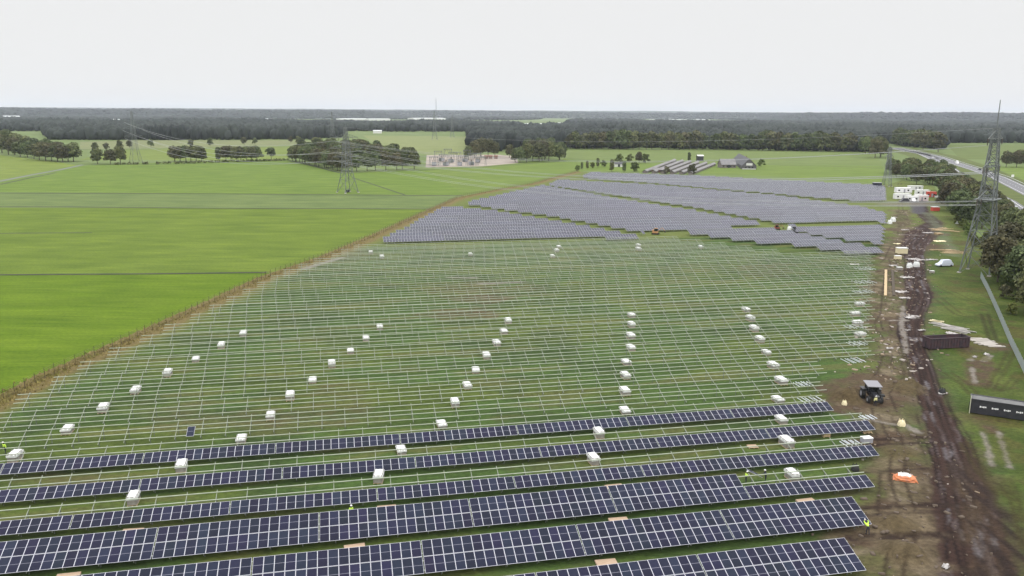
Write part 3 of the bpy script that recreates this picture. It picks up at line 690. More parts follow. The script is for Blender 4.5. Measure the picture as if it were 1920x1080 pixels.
def person(label, loc, rz, bend=0., arms='down', jacket=hivis, step=.1, helmet=white2, group=None):
    r = thing('person', label, 'person', loc, rz, group)
    def B(x, y, z):                                # bend the upper body forward about the hip (facing -Y)
        if z <= .95: return (x, y, z)
        dz = z - .95; return (x, y * math.cos(bend) - dz * math.sin(bend), .95 + dz * math.cos(bend) + y * math.sin(bend) * -1)
    hip = (0, 0, .95)
    def leg(s):
        return [(*hip, .125), (s * .09, 0, .90, .095), (s * .11, -s * step * .5 - .02, .50, .062), (s * .12, -s * step, .09, .042), (s * .12, -s * step - .10, .04, .040), (s * .12, -s * step - .17, .035, .028)]
    sp = [(*hip, .125), (*B(0, 0, 1.15), .115), (*B(0, 0, 1.38), .13), (*B(0, 0, 1.49), .058), (*B(0, -.01, 1.56), .055)]
    head = [(*B(0, -.01, 1.56), .055), (*B(0, -.02, 1.63), .085), (*B(0, -.02, 1.70), .092), (*B(0, -.015, 1.76), .055)]
    def arm(s, r_add=0.):
        if arms == 'down': q = [(.19, 0, 1.41), (.25, .0, 1.14), (.26, -.06, .90), (.26, -.08, .82)]
        elif arms == 'carry': q = [(.19, 0, 1.41), (.24, -.10, 1.17), (.20, -.34, 1.16), (.19, -.42, 1.17)]
        else: q = [(.19, 0, 1.41), (.25, -.18, 1.24), (.22, -.42, 1.30), (.21, -.5, 1.31)]
        w_ = [.058, .045, .034, .036]
        return [(*B(s * a, b_, c), rr + r_add) for (a, b_, c), rr in zip(q, w_)]
    ch = [leg(-1), leg(1), sp, head]
    for s in (-1, 1):
        a = arm(s); ch.append([sp[2]] + a)
        hx, hy, hz, _ = a[-1]; wx, wy, wz, _ = a[-2]; d = (Vector((hx, hy, hz)) - Vector((wx, wy, wz))).normalized(); sd = Vector((s, 0, 0))
        lt = d.cross(sd).normalized()
        for q, (o_, ln) in enumerate([(-.030, .075), (-.010, .088), (.010, .084), (.030, .066)]):
            k1 = Vector((hx, hy, hz)) + lt * o_ + d * .03; k2 = k1 + d * ln * .5 - sd * .01; k3 = k2 + d * ln * .35 - sd * .022
            ch.append([a[-1], (*k1, .010), (*k2, .009), (*k3, .008)])
        t1 = Vector((hx, hy, hz)) + lt * -.045 - sd * .01; t2 = t1 + d * .03 - lt * .012 - sd * .015
        ch.append([a[-1], (*t1, .012), (*t2, .010)])
    link('body', skinned('body', ch, navy, 1), r)
    # jacket and trousers follow the body
    jk = [[(*hip, .155), (*B(0, 0, 1.15), .145), (*B(0, 0, 1.36), .158), (*B(0, 0, 1.45), .09)]]
    for s in (-1, 1): jk.append([(*B(0, 0, 1.36), .158)] + arm(s, .02)[:3])
    link('jacket', skinned('jacket', jk, jacket, 1), r)
    hd = MB(); c = Vector(B(0, -.02, 1.69)); fwd = Vector(B(0, -1.02, 1.69)) - c; fwd.normalize(); upv = (Vector(B(0, -.02, 1.9)) - c).normalized(); sd = Vector((1, 0, 0))
    rows_ = 8; seg = 12; ring = []
    for i in range(rows_ + 1):                     # face: skull with brow, nose and chin
        t_ = PI * i / rows_; ring.append([])
        for j in range(seg):
            a = 2 * PI * j / seg; rr = .095 * math.sin(t_) * (1 if t_ < 1.7 else 1 - .25 * (t_ - 1.7)); f_ = math.cos(a)
            y_ = f_ * rr * 1.12 + (.022 if (f_ > .95 and i == 5) else 0); hd.v.append(tuple(c + fwd * y_ + sd * math.sin(a) * rr * .86 + upv * (.125 * math.cos(t_)))); ring[-1].append(len(hd.v) - 1)
    for i in range(rows_):
        for j in range(seg): hd.f.append((ring[i][j], ring[i][(j + 1) % seg], ring[i + 1][(j + 1) % seg], ring[i + 1][j])); hd.m.append(0)
    ho = hd.obj('head', [skin], r)
    ey = MB()
    for s in (-1, 1): e = c + fwd * .098 + sd * s * .033 + upv * .012; ey.box(-.011, .011, -.006, .006, -.007, .007, M=Matrix.Translation(e))
    ey.obj('eyes', black, r)
    hm = MB(); n_ = 12; last = None
    for i in range(6):
        t_ = PI / 2 * i / 5; ids = []
        for j in range(n_):
            a = 2 * PI * j / n_; rr = .122 * math.sin(PI / 2 - t_) + .001
            hm.v.append(tuple(c + upv * (.045 + .115 * math.sin(t_)) + fwd * math.cos(a) * rr * 1.15 + sd * math.sin(a) * rr)); ids.append(len(hm.v) - 1)
        if last:
            for j in range(n_): hm.f.append((last[j], last[(j + 1) % n_], ids[(j + 1) % n_], ids[j])); hm.m.append(0)
        last = ids
    hm.face([c + upv * .047 + fwd * a_ * 1. + sd * b_ for a_, b_ in ((.1, -.1), (.19, -.07), (.2, 0), (.19, .07), (.1, .1))])
    hm.obj('helmet', helmet, r)
    return r
V_ = lambda k, off: V0 + DV * k + off
def gz(p): return (p[0], p[1], max(zg(p), 0))
person('worker in bright yellow jacket standing in the aisle left of centre', gz(at_row(658, V_(2, 6.0), 1.4)), AZ + .4, 0.1)
person('worker in yellow carrying the near end of a panel between rows at the right', gz(at_row(1399, V_(2, 5.3), 1.2)), AZ + PI / 2, .15, 'carry')
person('worker in dark clothes holding the right end of the carried panel', gz(at_row(1436, V_(2, 5.2), 1.2)), AZ - PI / 2, .15, 'carry', jacket=navy)
p = at_row(1416, V_(2, 5.25), 1.3)
r = thing('photovoltaic_module', 'loose solar panel carried by two workers beside the half covered table', 'solar panel', (p.x, p.y, 1.0), AZ)
link('panel_plate', PANEL, r, (.85, -.35, .0), (R(28), 0, PI / 2))
person('worker in yellow leaning over the lower right corner of the second row', gz(UV(57.0, V_(1, -.75))), AZ + PI, .95, 'reach')
person('worker in yellow behind the leftmost front crate at the left edge', gz(G(11, 852)), AZ - .6, .2)
person('worker in pale yellow vest standing in front of the dark tractor', gz(G(1640, 763)), .3, .15, jacket=mat('faded_yellow', (.75, .72, .35), .7))

# ------------------------------------------------------------------ tractor with canopy
def wheel(parent, x, y, rad, wd, name='wheel'):
    mb = MB(); n = 20; P = []
    for s, rr in ((-.5, .82), (-.42, 1), (.42, 1), (.5, .82)):
        P.append([(x + s * wd, y + math.cos(2 * PI * j / n) * rad * rr, rad + math.sin(2 * PI * j / n) * rad * rr) for j in range(n)])
    for a, b in zip(P[:-1], P[1:]):
        for j in range(n): mb.face([a[j], a[(j + 1) % n], b[(j + 1) % n], b[j]])
    mb.face(P[0][::-1]); mb.face(P[-1])
    for j in range(n): a = 2 * PI * j / n; mb.box(-wd * .45, wd * .45, -.04, .04, rad * .97, rad * 1.06, M=Matrix.Translation((x, y, rad)) @ Matrix.Rotation(a, 4, 'X'))
    o = mb.obj(name, black, parent)
    MB().bar((x - wd * .54, y, rad), (x + wd * .54, y, rad), rad * .5, n=12).obj('rim', greym, o)
t = thing('tractor', 'dark tractor with grey canopy roof parked on the churned soil', 'tractor', gz(G(1635, 752)), R(-6))
t.location.z -= .05; t.scale = (.92, .92, .92)
for x in (-1.35, 1.35): wheel(t, x, 1.2, .92, .62); wheel(t, x * .82, -1.35, .62, .42)
mb = MB(); mb.box(-.42, .42, -2.3, -.1, .85, 1.62); mb.box(-.5, .5, -.1, 1.9, .75, 1.45); mb.box(-1.0, 1.0, .7, 1.7, 1.5, 1.66); mb.obj('body', darkm, t)
MB().box(-.46, .46, -2.42, -2.302, .8, 1.5).box(-.6, .6, -2.9, -2.42, .62, 1.1).obj('front_weight', black, t)
mb = MB()
for x in (-.86, .86):
    for y in (-.2, 1.7): mb.bar((x, y, 1.45), (x * 1.05, y * 1.05, 2.98), .05)
mb.obj('cab_pillars', darkm, t)
MB().box(-.86, .86, -.18, 1.68, 1.66, 2.90).obj('cab_glass', carglass, t)
mb = MB(); mb.face([(-1.25, -1.0, 2.92), (1.25, -1.0, 2.92), (1.25, 2.0, 3.14), (-1.25, 2.0, 3.14)]); mb.face([(-1.25, -1.0, 2.92), (-1.25, 2.0, 3.14), (-1.25, 2.0, 3.06), (-1.25, -1.0, 2.82)]); mb.face([(1.25, -1, 2.82), (1.25, 2, 3.06), (1.25, 2, 3.14), (1.25, -1, 2.92)]); mb.face([(-1.25, -1, 2.82), (1.25, -1, 2.82), (1.25, -1, 2.92), (-1.25, -1, 2.92)]); mb.face([(-1.25, -1, 2.82), (-1.25, 2, 3.06), (1.25, 2, 3.06), (1.25, -1, 2.82)])
mb.obj('roof', mat('canopy_grey', (.21, .205, .225), .7), t)
for x in (-.3, .3): MB().box(x - .09, x + .09, -2.33, -2.30, 1.42, 1.55).obj('headlight', white2, t)
for x in (-1.35, 1.35): MB().box(x - .36, x + .36, .35, 2.05, 1.9, 1.98).obj('mudguard', darkm, t)
MB().bar((.52, -.6, 1.5), (.52, -.6, 2.7), .05, n=8).obj('exhaust', black, t)
MB().box(-.5, .5, -.5, .4, .9, 1.2, M=Matrix.Translation((1.5, 0, 0))).obj('step', black, t)

# ------------------------------------------------------------------ containers
def container(name, label, A, B, wd, hh, m_, inner, ribs, rz=None):
    A = Vector((*A[:2], 0)); B = Vector((*B[:2], 0)); L = (B - A).length; r = thing(name, label, 'container', (A.x, A.y, .05), math.atan2(B.y - A.y, B.x - A.x))
    mb = MB(); th = .07                            # x along, y to the back; open top; sloped lower corners
    mb.box(0, L, 0, th, .25, hh); mb.box(0, L, wd - th, wd, .25, hh); mb.box(0, th, th, wd - th, .25, hh); mb.box(L - th, L, th, wd - th, .25, hh); mb.box(.02, L - .02, .02, wd - .02, .18, .25)
    mb.obj('shell', m_, r)
    mi_ = MB(); mi_.box(th + .01, L - th - .01, wd - th - .03, wd - th - .004, .26, hh - .02); mi_.box(th + .01, L - th - .01, th + .004, wd - th - .04, .256, .29); mi_.box(L - th - .03, L - th - .004, th + .01, wd - th - .04, .3, hh - .02); mi_.obj('lining', inner, r)
    for i in range(ribs):
        x = (i + .5) * L / ribs; MB().box(x - .06, x + .06, -.09, -.002, .2, hh - .14).obj('rib', m_, r)
    mb = MB(); mb.box(-.08, L + .08, -.1, .1, hh - .12, hh + .04); mb.box(-.08, L + .08, wd - .1, wd + .1, hh - .12, hh + .04); mb.box(-.1, .1, .1, wd - .1, hh - .12, hh + .04); mb.box(L - .1, L + .1, .1, wd - .1, hh - .12, hh + .04); mb.obj('top_rail', m_, r)
    for y in (.5, wd - .6): MB().box(0, L, y, y + .12, .0, .178).obj('skid', black, r)
    MB().bar((-.15, wd / 2, .3), (-.15, wd / 2, 1.5), .05).bar((-.15, wd / 2, 1.5), (0, wd / 2, 1.6), .05).obj('hook_bar', black, r)
    return r
container('rolloff_container', 'rusty red ribbed open-top container standing on the grass', G(1743, 657), G(1817, 653), 2.4, 2.35, rust, rust, 14)
cB = container('rolloff_container', 'black open-top container with grey lining cut by the right edge', G(1818, 776), G(1930, 793), 2.5, 2.5, darkm, lining, 0)
for i in range(4):                                  # four illegible white marks on its side
    mb = MB(); x0 = 1.25 + i * 1.65
    for j in range(4): mb.box(x0 + j * .24, x0 + j * .24 + .19, -.012, -.003, 1.25 + (.05 if j % 2 else 0), 1.52 - (.06 if j == 1 else 0))
    mb.obj('lettering', white2, cB)
MB().box(-.12, -.02, -.12, .02, 0, 3.0).obj('corner_post', mat('pale_yellow_steel', (.5, .5, .38), .6), cB)
mb = MB(); 

# ------------------------------------------------------------------ small site objects
def heap_mesh(name, sx, sy, sz, m_, seed, rough_=.25):
    mb = MB(); n = 14; k = 7; rg_ = random.Random(seed); ring = []
    for i in range(k + 1):
        t_ = PI / 2 * i / k; ring.append([])
        for j in range(n):
            a = 2 * PI * j / n; q = 1 + rg_.uniform(-rough_, rough_); e = abs(math.cos(a)) ** .6 * (1 if math.cos(a) > 0 else -1), abs(math.sin(a)) ** .6 * (1 if math.sin(a) > 0 else -1)
            mb.v.append((e[0] * sx / 2 * math.cos(t_) ** .5 * q, e[1] * sy / 2 * math.cos(t_) ** .5 * q, sz * math.sin(t_) * (1 + rg_.uniform(-rough_, rough_) * .4))); ring[-1].append(len(mb.v) - 1)
    for i in range(k):
        for j in range(n): mb.f.append((ring[i][j], ring[i][(j + 1) % n], ring[i + 1][(j + 1) % n], ring[i + 1][j])); mb.m.append(0)
    return mb.mesh(name, m_)
def item(px, py, kind, label, rz=0, s=1., m_=None, seed=1):
    p = gz(G(px, py)); p = (p[0], p[1], p[2] - .02)
    if kind == 'flatbag':
        r = thing('bulk_bag', label, 'bulk bag', p, rz); link('sack', heap_mesh('sack', 1.9 * s, 1.35 * s, .35 * s, m_, 4, .12), r); link('liner', heap_mesh('liner', 1.25 * s, .8 * s, .46 * s, white, 9, .3), r, (-.1, .1, 0))
        for a, b in ((-1, -1), (1, -1), (1, 1), (-1, 1)): MB().bar((a * .8 * s, b * .5 * s, .2), (a * 1.0 * s, b * .7 * s, .1), .04).obj('loop', m_, r)
    elif kind == 'bag':                              # woven bulk bag with four lifting loops
        r = thing('bulk_bag', label, 'bulk bag', p, rz); link('sack', heap_mesh('sack', 1.3 * s, 1.2 * s, 1.1 * s, m_ or white, seed, .08), r)
        for a, b in ((-1, -1), (1, -1), (1, 1), (-1, 1)): MB().bar((a * .4 * s, b * .38 * s, .9 * s), (a * .3 * s, b * .3 * s, 1.35 * s), .035).bar((a * .3 * s, b * .3 * s, 1.35 * s), (a * .15 * s, b * .3 * s, .95 * s), .035).obj('loop', m_ or white, r)
    elif kind == 'planks':
        r = thing('plank_pile', label, 'plank pile', p, rz); rg_ = random.Random(seed); L = 3.6 * s
        for i in range(9):
            a = rg_.uniform(-.25, .25); x = rg_.uniform(-.5, .5) * s; y = rg_.uniform(-.7, .7) * s; z = .04 + .09 * (i % 4)
            MB().box(-L / 2, L / 2, -.13, .13, 0, .07, M=Matrix.Translation((x, y, z)) @ Matrix.Rotation(a, 4, 'Z')).obj('plank', m_ or tan, r)
    elif kind == 'stack':                          # stacked pallets
        r = thing('pallet_stack', label, 'pallet stack', p, rz)
        for j in range(4):
            mb = MB(); z = j * .15
            for i in range(5): mb.box(-.6 * s, .6 * s, (-.5 + i * .22) * s, (-.5 + i * .22 + .15) * s, z + .11, z + .135)
            for x in (-.55, 0, .5): mb.box(x * s - .05, x * s + .05, -.5 * s, .53 * s, z, z + .108)
            mb.obj('pallet', m_ or tan, r)
    elif kind == 'sheet':                          # crumpled foil lying on the ground
        s = s * .8; r = thing('plastic_sheet', label, 'plastic sheet', p, rz); rg_ = random.Random(seed); mb = MB(); n = 9
        Zz = [[rg_.uniform(.02, .28) for _ in range(n + 1)] for _ in range(n + 1)]
        J = [[(rg_.uniform(-.12, .12), rg_.uniform(-.12, .12)) for _ in range(n + 1)] for _ in range(n + 1)]
        for i in range(n):
            for j in range(n):
                if (i, j) in ((0, 0), (n - 1, 0), (0, n - 1)): continue
                mb.face([((a / n - .5) * 2.6 * s + J[a][b][0], (b / n - .5) * 1.5 * s + J[a][b][1], Zz[a][b]) for a, b in ((i, j), (i + 1, j), (i + 1, j + 1), (i, j + 1))])
        mb.obj('foil', m_ or mat('dirty_foil', (.42, .40, .39), .6, c2=(.16, .13, .12), scale=1.1, contrast=(.48, .62)), r)
    elif kind == 'box':
        r = thing('site_box', label, 'box', p, rz); MB().box(-.9 * s, .9 * s, -.6 * s, .6 * s, .12, 1.05 * s).obj('body', m_ or carton, r); MB().box(-.95 * s, .95 * s, -.65 * s, .65 * s, 1.052 * s, 1.13 * s).obj('lid', white, r)
        for x in (-.7, .7): MB().box(x * s - .08, x * s + .08, -.6 * s, .6 * s, 0, .118).obj('foot', tan, r)
    elif kind == 'slabs':
        r = thing('slab_pile', label, 'slab pile', p, rz); rg_ = random.Random(seed)
        for i in range(5): MB().box(-1.9 * s, 1.9 * s, -.28, .28, 0, .16, M=Matrix.Translation((rg_.uniform(-.8, .8), (i - 2) * .75 * s, .03)) @ Matrix.Rotation(rg_.uniform(-.12, .12), 4, 'Z')).obj('slab', m_ or mat('muddy_concrete', (.34, .31, .28), .9), r)
    elif kind == 'parts':                          # grey steel fittings laid out on the frame field
        r = thing('steel_parts', label, 'steel parts', p, rz); rg_ = random.Random(seed)
        for i in range(6): MB().box(-.05, .05, -.9 * s, .9 * s, 0, .1, M=Matrix.Translation(((i - 2.5) * .42 * s, rg_.uniform(-.2, .2), .03 + .1 * (i % 2)))).obj('beam', mat('new_steel', (.62, .66, .70), .4, .3), r)
    return r
item(1768, 739, 'sheet', 'pale crumpled foil with dark hollow at the edge of the mud track', .3, .75, seed=3)
item(1766, 738, 'bag', 'black sack lying under the pale foil beside the track', .2, .8, black)
item(1696, 900, 'flatbag', 'orange and white bulk bag collapsed on the brown soil', R(-20), 1.5, orange)
item(1699, 893, 'sheet', 'white liner spilling from the orange bulk bag', R(-60), .7, seed=5)
item(1773, 1064, 'sheet', 'small white rag of foil at the bottom beside the mud', .9, .5, seed=6)
item(1624, 832, 'box', 'grey box on the bare table at the end of the fifth row', AZ, .8, greym); item(1626, 785, 'parts', 'steel fittings at the right end between fifth and sixth row', AZ, 1.)
item(1594, 833, 'parts', 'steel beams laid beside the grey box', AZ, 1.1); item(1505, 722, 'parts', 'steel beams on the bare rows left of the tractor', AZ, 1.2, seed=3); item(1520, 752, 'parts', 'bundle of beams just beyond the sixth row at right', AZ, 1.6, seed=8)
item(1583, 760, 'bag', 'small pale yellow bag at the end of the sixth row', 0, .6, mat('cream', (.7, .62, .4), .8)); item(1603, 884, 'bag', 'black sack behind the right end of the third row', 0, .75, black); item(1624, 813, 'sheet', 'pale wood board by the end of the fifth row', 0, .7, tan)
item(1548, 820, 'box', 'pale box between the fifth and sixth row ends', .1, .6, tan); item(1690, 800, 'bag', 'small cream sack right of the fifth row', 0, .8, mat('cream', (.7, .62, .4), .8))
item(1756, 604, 'planks', 'yellowish boards left of the pale plank pile', R(-35), .7, mat('cream', (.7, .62, .4), .8))
item(1778, 613, 'planks', 'long grey boards pointing at the rusty container', R(-52), 1.9, mat('weathered_board', (.36, .34, .32), .8), 2); item(1796, 622, 'planks', 'pale planks directly behind the rusty container', R(-48), 1.6, mat('weathered_board', (.36, .34, .32), .8), 4); item(1786, 627, 'sheet', 'white sheet half under the planks behind the rusty container', R(-45), 1.4, seed=8)
item(1838, 640, 'slabs', 'concrete slabs stacked right of the rusty container', R(6), 1.1); item(1858, 648, 'slabs', 'scattered concrete slabs between rusty container and mesh fence', R(-4), .9, None, 6); item(1850, 666, 'sheet', 'grey white foil on the mud right of the rusty container', .8, .8, seed=14); item(1828, 671, 'sheet', 'small white foil strip below the concrete slabs', .9, .45, seed=15)
# line of goods beside the upper part of the track
for i, a in enumerate([
 (1674, 416, 'bag', 'white bulk bag at the right end of the large block', 0, 1.7), (1668, 420, 'bag', 'second white bulk bag next to the panel edge', 0, 1.4), (1677, 409, 'sheet', 'dark and white sheet behind the white bulk bags', 0, 1.2),
 (1697, 432, 'sheet', 'white sheet on the brown strip below the bulk bags', 0, 1.6), (1764, 430, 'planks', 'tan timber heap right of the widest mud', .4, 2.4), (1772, 434, 'planks', 'second tan timber heap beside the first', -.4, 2.4), (1760, 440, 'stack', 'tan pallets under the timber heaps', .2, 2.2),
 (1740, 437, 'sheet', 'bluish white foil at the edge of the mud', 0, 2.), (1762, 453, 'sheet', 'cream tarpaulin on the mud shoulder', .1, 2.2), (1768, 470, 'planks', 'long yellow timber pile under the pylon side', -.1, 2.2), (1788, 475, 'planks', 'yellow timber pile nearest the pylon', -.25, 2.), (1779, 472, 'stack', 'tan pallets in the yellow timber pile', 0, 1.7),
 (1690, 476, 'box', 'large cream crate beside the mud track', 0, 1.8), (1682, 458, 'sheet', 'pale board on the strip above the cream crate', 0, 1.3), (1683, 487, 'box', 'grey white box just below the cream crate', 0, 1.1), (1675, 499, 'sheet', 'pale sheet at the corner of the bare field', 0, 1.4), (1686, 507, 'box', 'pale grey box at the head of the trench', 0, .9),
 (1712, 486, 'sheet', 'white foil heap across the track', .1, 2.), (1726, 488, 'sheet', 'wide white foil at the right of the track crossing', -.1, 2.2), (1747, 488, 'sheet', 'bluish foil strip right of the track', 0, 1.8), (1705, 502, 'bag', 'white bulk bag left on the track', 0, 1.3), (1718, 500, 'bag', 'white bulk bag right on the track', 0, 1.4),
 (1747, 513, 'box', 'small white box on the grass right of the track', 0, .7), (1700, 521, 'sheet', 'pale mat beside the trench', 0, 2.), (1690, 548, 'sheet', 'long pale sheet between trench and track', 0, 1.8), (1697, 560, 'sheet', 'white strip of board left of the track bend', 0, 1.4), (1603, 497, 'sheet', 'white foil at the top right corner of the bare rows', 0, 1.5),
 (1622, 505, 'parts', 'steel parts at the back right corner of the bare rows', AZ, 2.2), (1620, 530, 'parts', 'steel parts on the second aisle from back at right', AZ, 2.4), (1617, 548, 'parts', 'steel parts above the rightmost crates', AZ, 2.2), (1602, 614, 'parts', 'steel parts beside the front rightmost crate', AZ, 1.8), (1606, 646, 'parts', 'steel parts right of the fifth crate line', AZ, 1.5), (1600, 678, 'parts', 'steel parts at the lower right of the bare rows', AZ, 1.6),
 (1706, 596, 'sheet', 'white foil lying in the puddled track', .2, 1.4), (1714, 594, 'sheet', 'second white foil in the puddled track', -.3, 1.2), (1702, 620, 'sheet', 'small white foil on the rutted track', 0, .5), (1728, 620, 'sheet', 'pale board right of the rutted track', .3, .9), (1668, 655, 'sheet', 'pale scraps on the brown strip', 0, .7),
 (1753, 396, 'box', 'red box with white lid beside the upper track', 0, 1.9), (1794, 420, 'bag', 'small white sack on the grass before the bushes', 0, 1.), (1785, 395, 'bag', 'tiny white sack near the hedge', 0, .9), (1480, 432, 'bag', 'white sack in the service road', 0, 1.4), (1297, 425, 'sheet', 'white foil on the service road left', 0, 2.), (1362, 421, 'sheet', 'white foil on the service road right', 0, 2.2),
 (1318, 439, 'bag', 'yellow sack in the grass strip', 0, .8), (1190, 370, 'bag', 'white bag beside the far service road', 0, 1.)]):
    px, py, kd, lb, rz, s_ = a; item(px, py, kd, lb, rz, s_, seed=20 + i, m_=(redm if 'red box' in lb else mat('cream', (.7, .62, .4), .8) if 'cream' in lb else tan if 'timber' in lb or 'tan' in lb else None))
# trench boards
for px1, py1, px2, py2, lb, m_ in [(1661, 508, 1660, 556, 'long tan board edging the trench beside the bare field', tan), (1673, 508, 1676, 556, 'dark brown trench edge beside the tan board', postwood)]:
    a, b = G(px1, py1), G(px2, py2); d = b - a; r = thing('trench_board', lb, 'board', gz(a), math.atan2(d.y, d.x)); MB().box(0, d.length, -.35, .35, .0, .3).obj('board_face', m_, r)
    for q in range(4): MB().box(d.length * (q + .5) / 4 - .06, d.length * (q + .5) / 4 + .06, -.45, -.352, 0, .45).obj('stake', postwood, r)
# rubble and scraps along the strip (uncountable)
vv = []; ff = []; mi_ = []; rs = np.random.default_rng(44)
for i in range(900):
    j = int(rs.integers(0, 7)) if rs.random() < .8 else int(rs.integers(7, len(BR) - 1)); w_ = rs.random(); x = BR[j][0] * (1 - w_) + BR[j + 1][0] * w_ + rs.normal(0, 4.5) + (4 if j < 4 else 1); y = BR[j][1] * (1 - w_) + BR[j + 1][1] * w_
    a = rs.random() * 6.3; pale_ = rs.random() < (.35 if j < 8 else .05); l_ = (.10 + .45 * rs.random() ** 2) if pale_ else (.12 + .3 * rs.random() ** 2); b_ = l_ * (.2 + .6 * rs.random()); z = zg((x, y)); h_ = .05 + .2 * rs.random(); ca_, sa_ = math.cos(a), math.sin(a); k = len(vv)
    for zz in (z, z + h_):
        for p_, q_ in ((-l_, -b_), (l_, -b_ * .7), (l_ * .8, b_), (-l_, b_ * .8)): vv.append((x + p_ * ca_ - q_ * sa_, y + p_ * sa_ + q_ * ca_, zz))
    for fc in ((4, 5, 6, 7), (0, 1, 5, 4), (1, 2, 6, 5), (2, 3, 7, 6), (3, 0, 4, 7)): ff.append([k + c for c in fc]); mi_.append((1 + i % 2) if pale_ else 0)
tag(link('rubble', mesh_np('rubble', vv, ff, [mat('clod', (.10, .075, .055), .95), mat('pale_scrap', (.32, .28, .25), .8), mat('old_board', (.26, .20, .14), .9)], mi_)), 'clods, scraps and offcuts strewn along the brown strip beside the track', 'rubble', kind='stuff')
# small machines between the far blocks
def digger(px, py, label, m_, rz=0, s=1.):
    r = thing('small_excavator', label, 'excavator', gz(G(px, py)), rz); r.scale = (s,) * 3
    for x in (-.75, .75): MB().box(x - .2, x + .2, -1.2, 1.2, .0, .55).bar((x - .2, -1.2, .28), (x + .2, -1.2, .28), .28, n=10).bar((x - .2, 1.2, .28), (x + .2, 1.2, .28), .28, n=10).obj('track', black, r)
    MB().box(-.85, .85, -.9, 1.2, .6, 1.3).box(-.8, .8, .5, 1.25, 1.3, 1.75).obj('body', m_, r); MB().box(-.75, .1, -.85, .45, 1.31, 2.4).obj('cab', carglass, r); MB().box(-.8, .15, -.9, .5, 2.41, 2.5).obj('cab_roof', m_, r)
    MB().bar((.4, -.9, 1.2), (.4, -2.4, 2.7), .12).bar((.4, -2.4, 2.7), (.4, -3.6, 1.5), .1).obj('boom', m_, r); MB().box(.15, .65, -3.9, -3.4, .9, 1.5).obj('bucket', black, r)
digger(1229, 440, 'small orange excavator at the tip of the triangular block', mat('faded_orange', (.42, .22, .10), .7), R(70), 1.)
digger(1457, 431, 'small red machine standing in the service road', mat('dark_red_paint', (.25, .07, .06), .6), R(30), .8)
digger(1491, 437, 'small black and white machine on the service road', darkm, R(-40), 1.)
# ------------------------------------------------------------------ pylons and power lines
def pylon(name, label, base, rz, hh, bw, prof, arms, arm_type='tri', thick=1., parts=True):
    r = thing(name, label, 'pylon', (base[0], base[1], 0), rz)
    def wd(z):
        for (z0, w0), (z1, w1) in zip(prof[:-1], prof[1:]):
            if z0 <= z <= z1: return w0 + (w1 - w0) * (z - z0) / (z1 - z0)
        return prof[-1][1]
    zs_ = [0]
    while zs_[-1] < prof[-1][0] - .5: zs_.append(min(prof[-1][0], zs_[-1] + max(1.6, wd(zs_[-1]) * .85)))
    leg = MB(); br = MB(); cn = [(-1, -1), (1, -1), (1, 1), (-1, 1)]
    for z0, z1 in zip(zs_[:-1], zs_[1:]):
        a, b = wd(z0) / 2, wd(z1) / 2
        for i in range(4):
            x, y = cn[i]; x2, y2 = cn[(i + 1) % 4]
            leg.bar((x * a, y * a, z0), (x * b, y * b, z1), .16 * thick)
            br.bar((x * a, y * a, z0), (x2 * b, y2 * b, z1), .07 * thick); br.bar((x2 * a, y2 * a, z0), (x * b, y * b, z1), .07 * thick); br.bar((x * b, y * b, z1), (x2 * b, y2 * b, z1), .07 * thick)
    zt = prof[-1][0]
    if hh > zt: leg.bar((0, 0, zt - .5), (0, 0, hh), .16 * thick, r2=.09 * thick)
    leg.obj('legs', lattice, r); br.obj('bracing', lattice, r)
    for x, y in cn: MB().box(x * bw / 2 - .5, x * bw / 2 + .5, y * bw / 2 - .5, y * bw / 2 + .5, -.2, .35).obj('footing', mat('pale_concrete', (.45, .42, .39), .9), r)
    tips = []
    for z, l in arms:
        a = wd(z) / 2
        for s in (-1, 1):
            m_ = MB(); tip = Vector((s * l, 0, z)); m_.bar((s * a, -a, z), tip, .10 * thick); m_.bar((s * a, a, z), tip, .10 * thick); m_.bar((s * a, 0, z + 2.2), tip, .08 * thick)
            n = 4
            for i in range(1, n):
                t_ = i / n; q1 = Vector((s * a, -a, z)).lerp(tip, t_); q2 = Vector((s * a, a, z)).lerp(tip, t_); q3 = Vector((s * a, 0, z + 2.2)).lerp(tip, t_); m_.bar(q1, q2, .06 * thick); m_.bar(q1, q3, .05 * thick); m_.bar(q2, q3, .05 * thick)
            m_.obj('cross_arm', lattice, r)
            for xx in ((l, l * .62) if l > 7 else (l,)):
                ins = MB(); ins.bar((s * xx, 0, z), (s * xx, 0, z - 1.8), .09 * thick, n=6)
                for q in range(4): ins.bar((s * xx, 0, z - .4 - q * .4), (s * xx, 0, z - .46 - q * .4), .17 * thick, n=8)
                ins.obj('insulator', mat('brown_glass', (.08, .06, .05), .3), r); tips.append((s * xx, z - 1.8))
    Mx = Matrix.Translation((base[0], base[1], 0)) @ Matrix.Rotation(rz, 4, 'Z')
    return r, [Mx @ Vector((x, 0, z)) for x, z in tips]
B0, B1, B2 = G(1834, 512), G(652, 361), G(255, 305)
aL = math.atan2((B1 - B0).y, (B1 - B0).x) - PI / 2
p0, t0 = pylon('lattice_pylon', 'tall grey lattice pylon with slim mast standing by the right hand trees', B0, aL, 51, 8.2, [(0, 8.2), (22, 3.8), (32, 2.8), (43, 1.4)], [(23, 10), (32, 8), (40, 7)], thick=1.35)
p0.children[0].name
for z_, l_ in ((21, 3.5),):                         # tension platform under the lowest arms
    MB().box(-4.5, 4.5, -2.6, 2.6, 22.2, 22.45).obj('platform', lattice, p0)
p1, t1 = pylon('lattice_pylon', 'grey lattice pylon standing alone in the bright green meadow', B1, aL, 40, 9, [(0, 9), (12, 4.6), (24, 3.4), (38, 1.2)], [(21, 9.5), (26, 11.5), (32, 8)], thick=1.25)
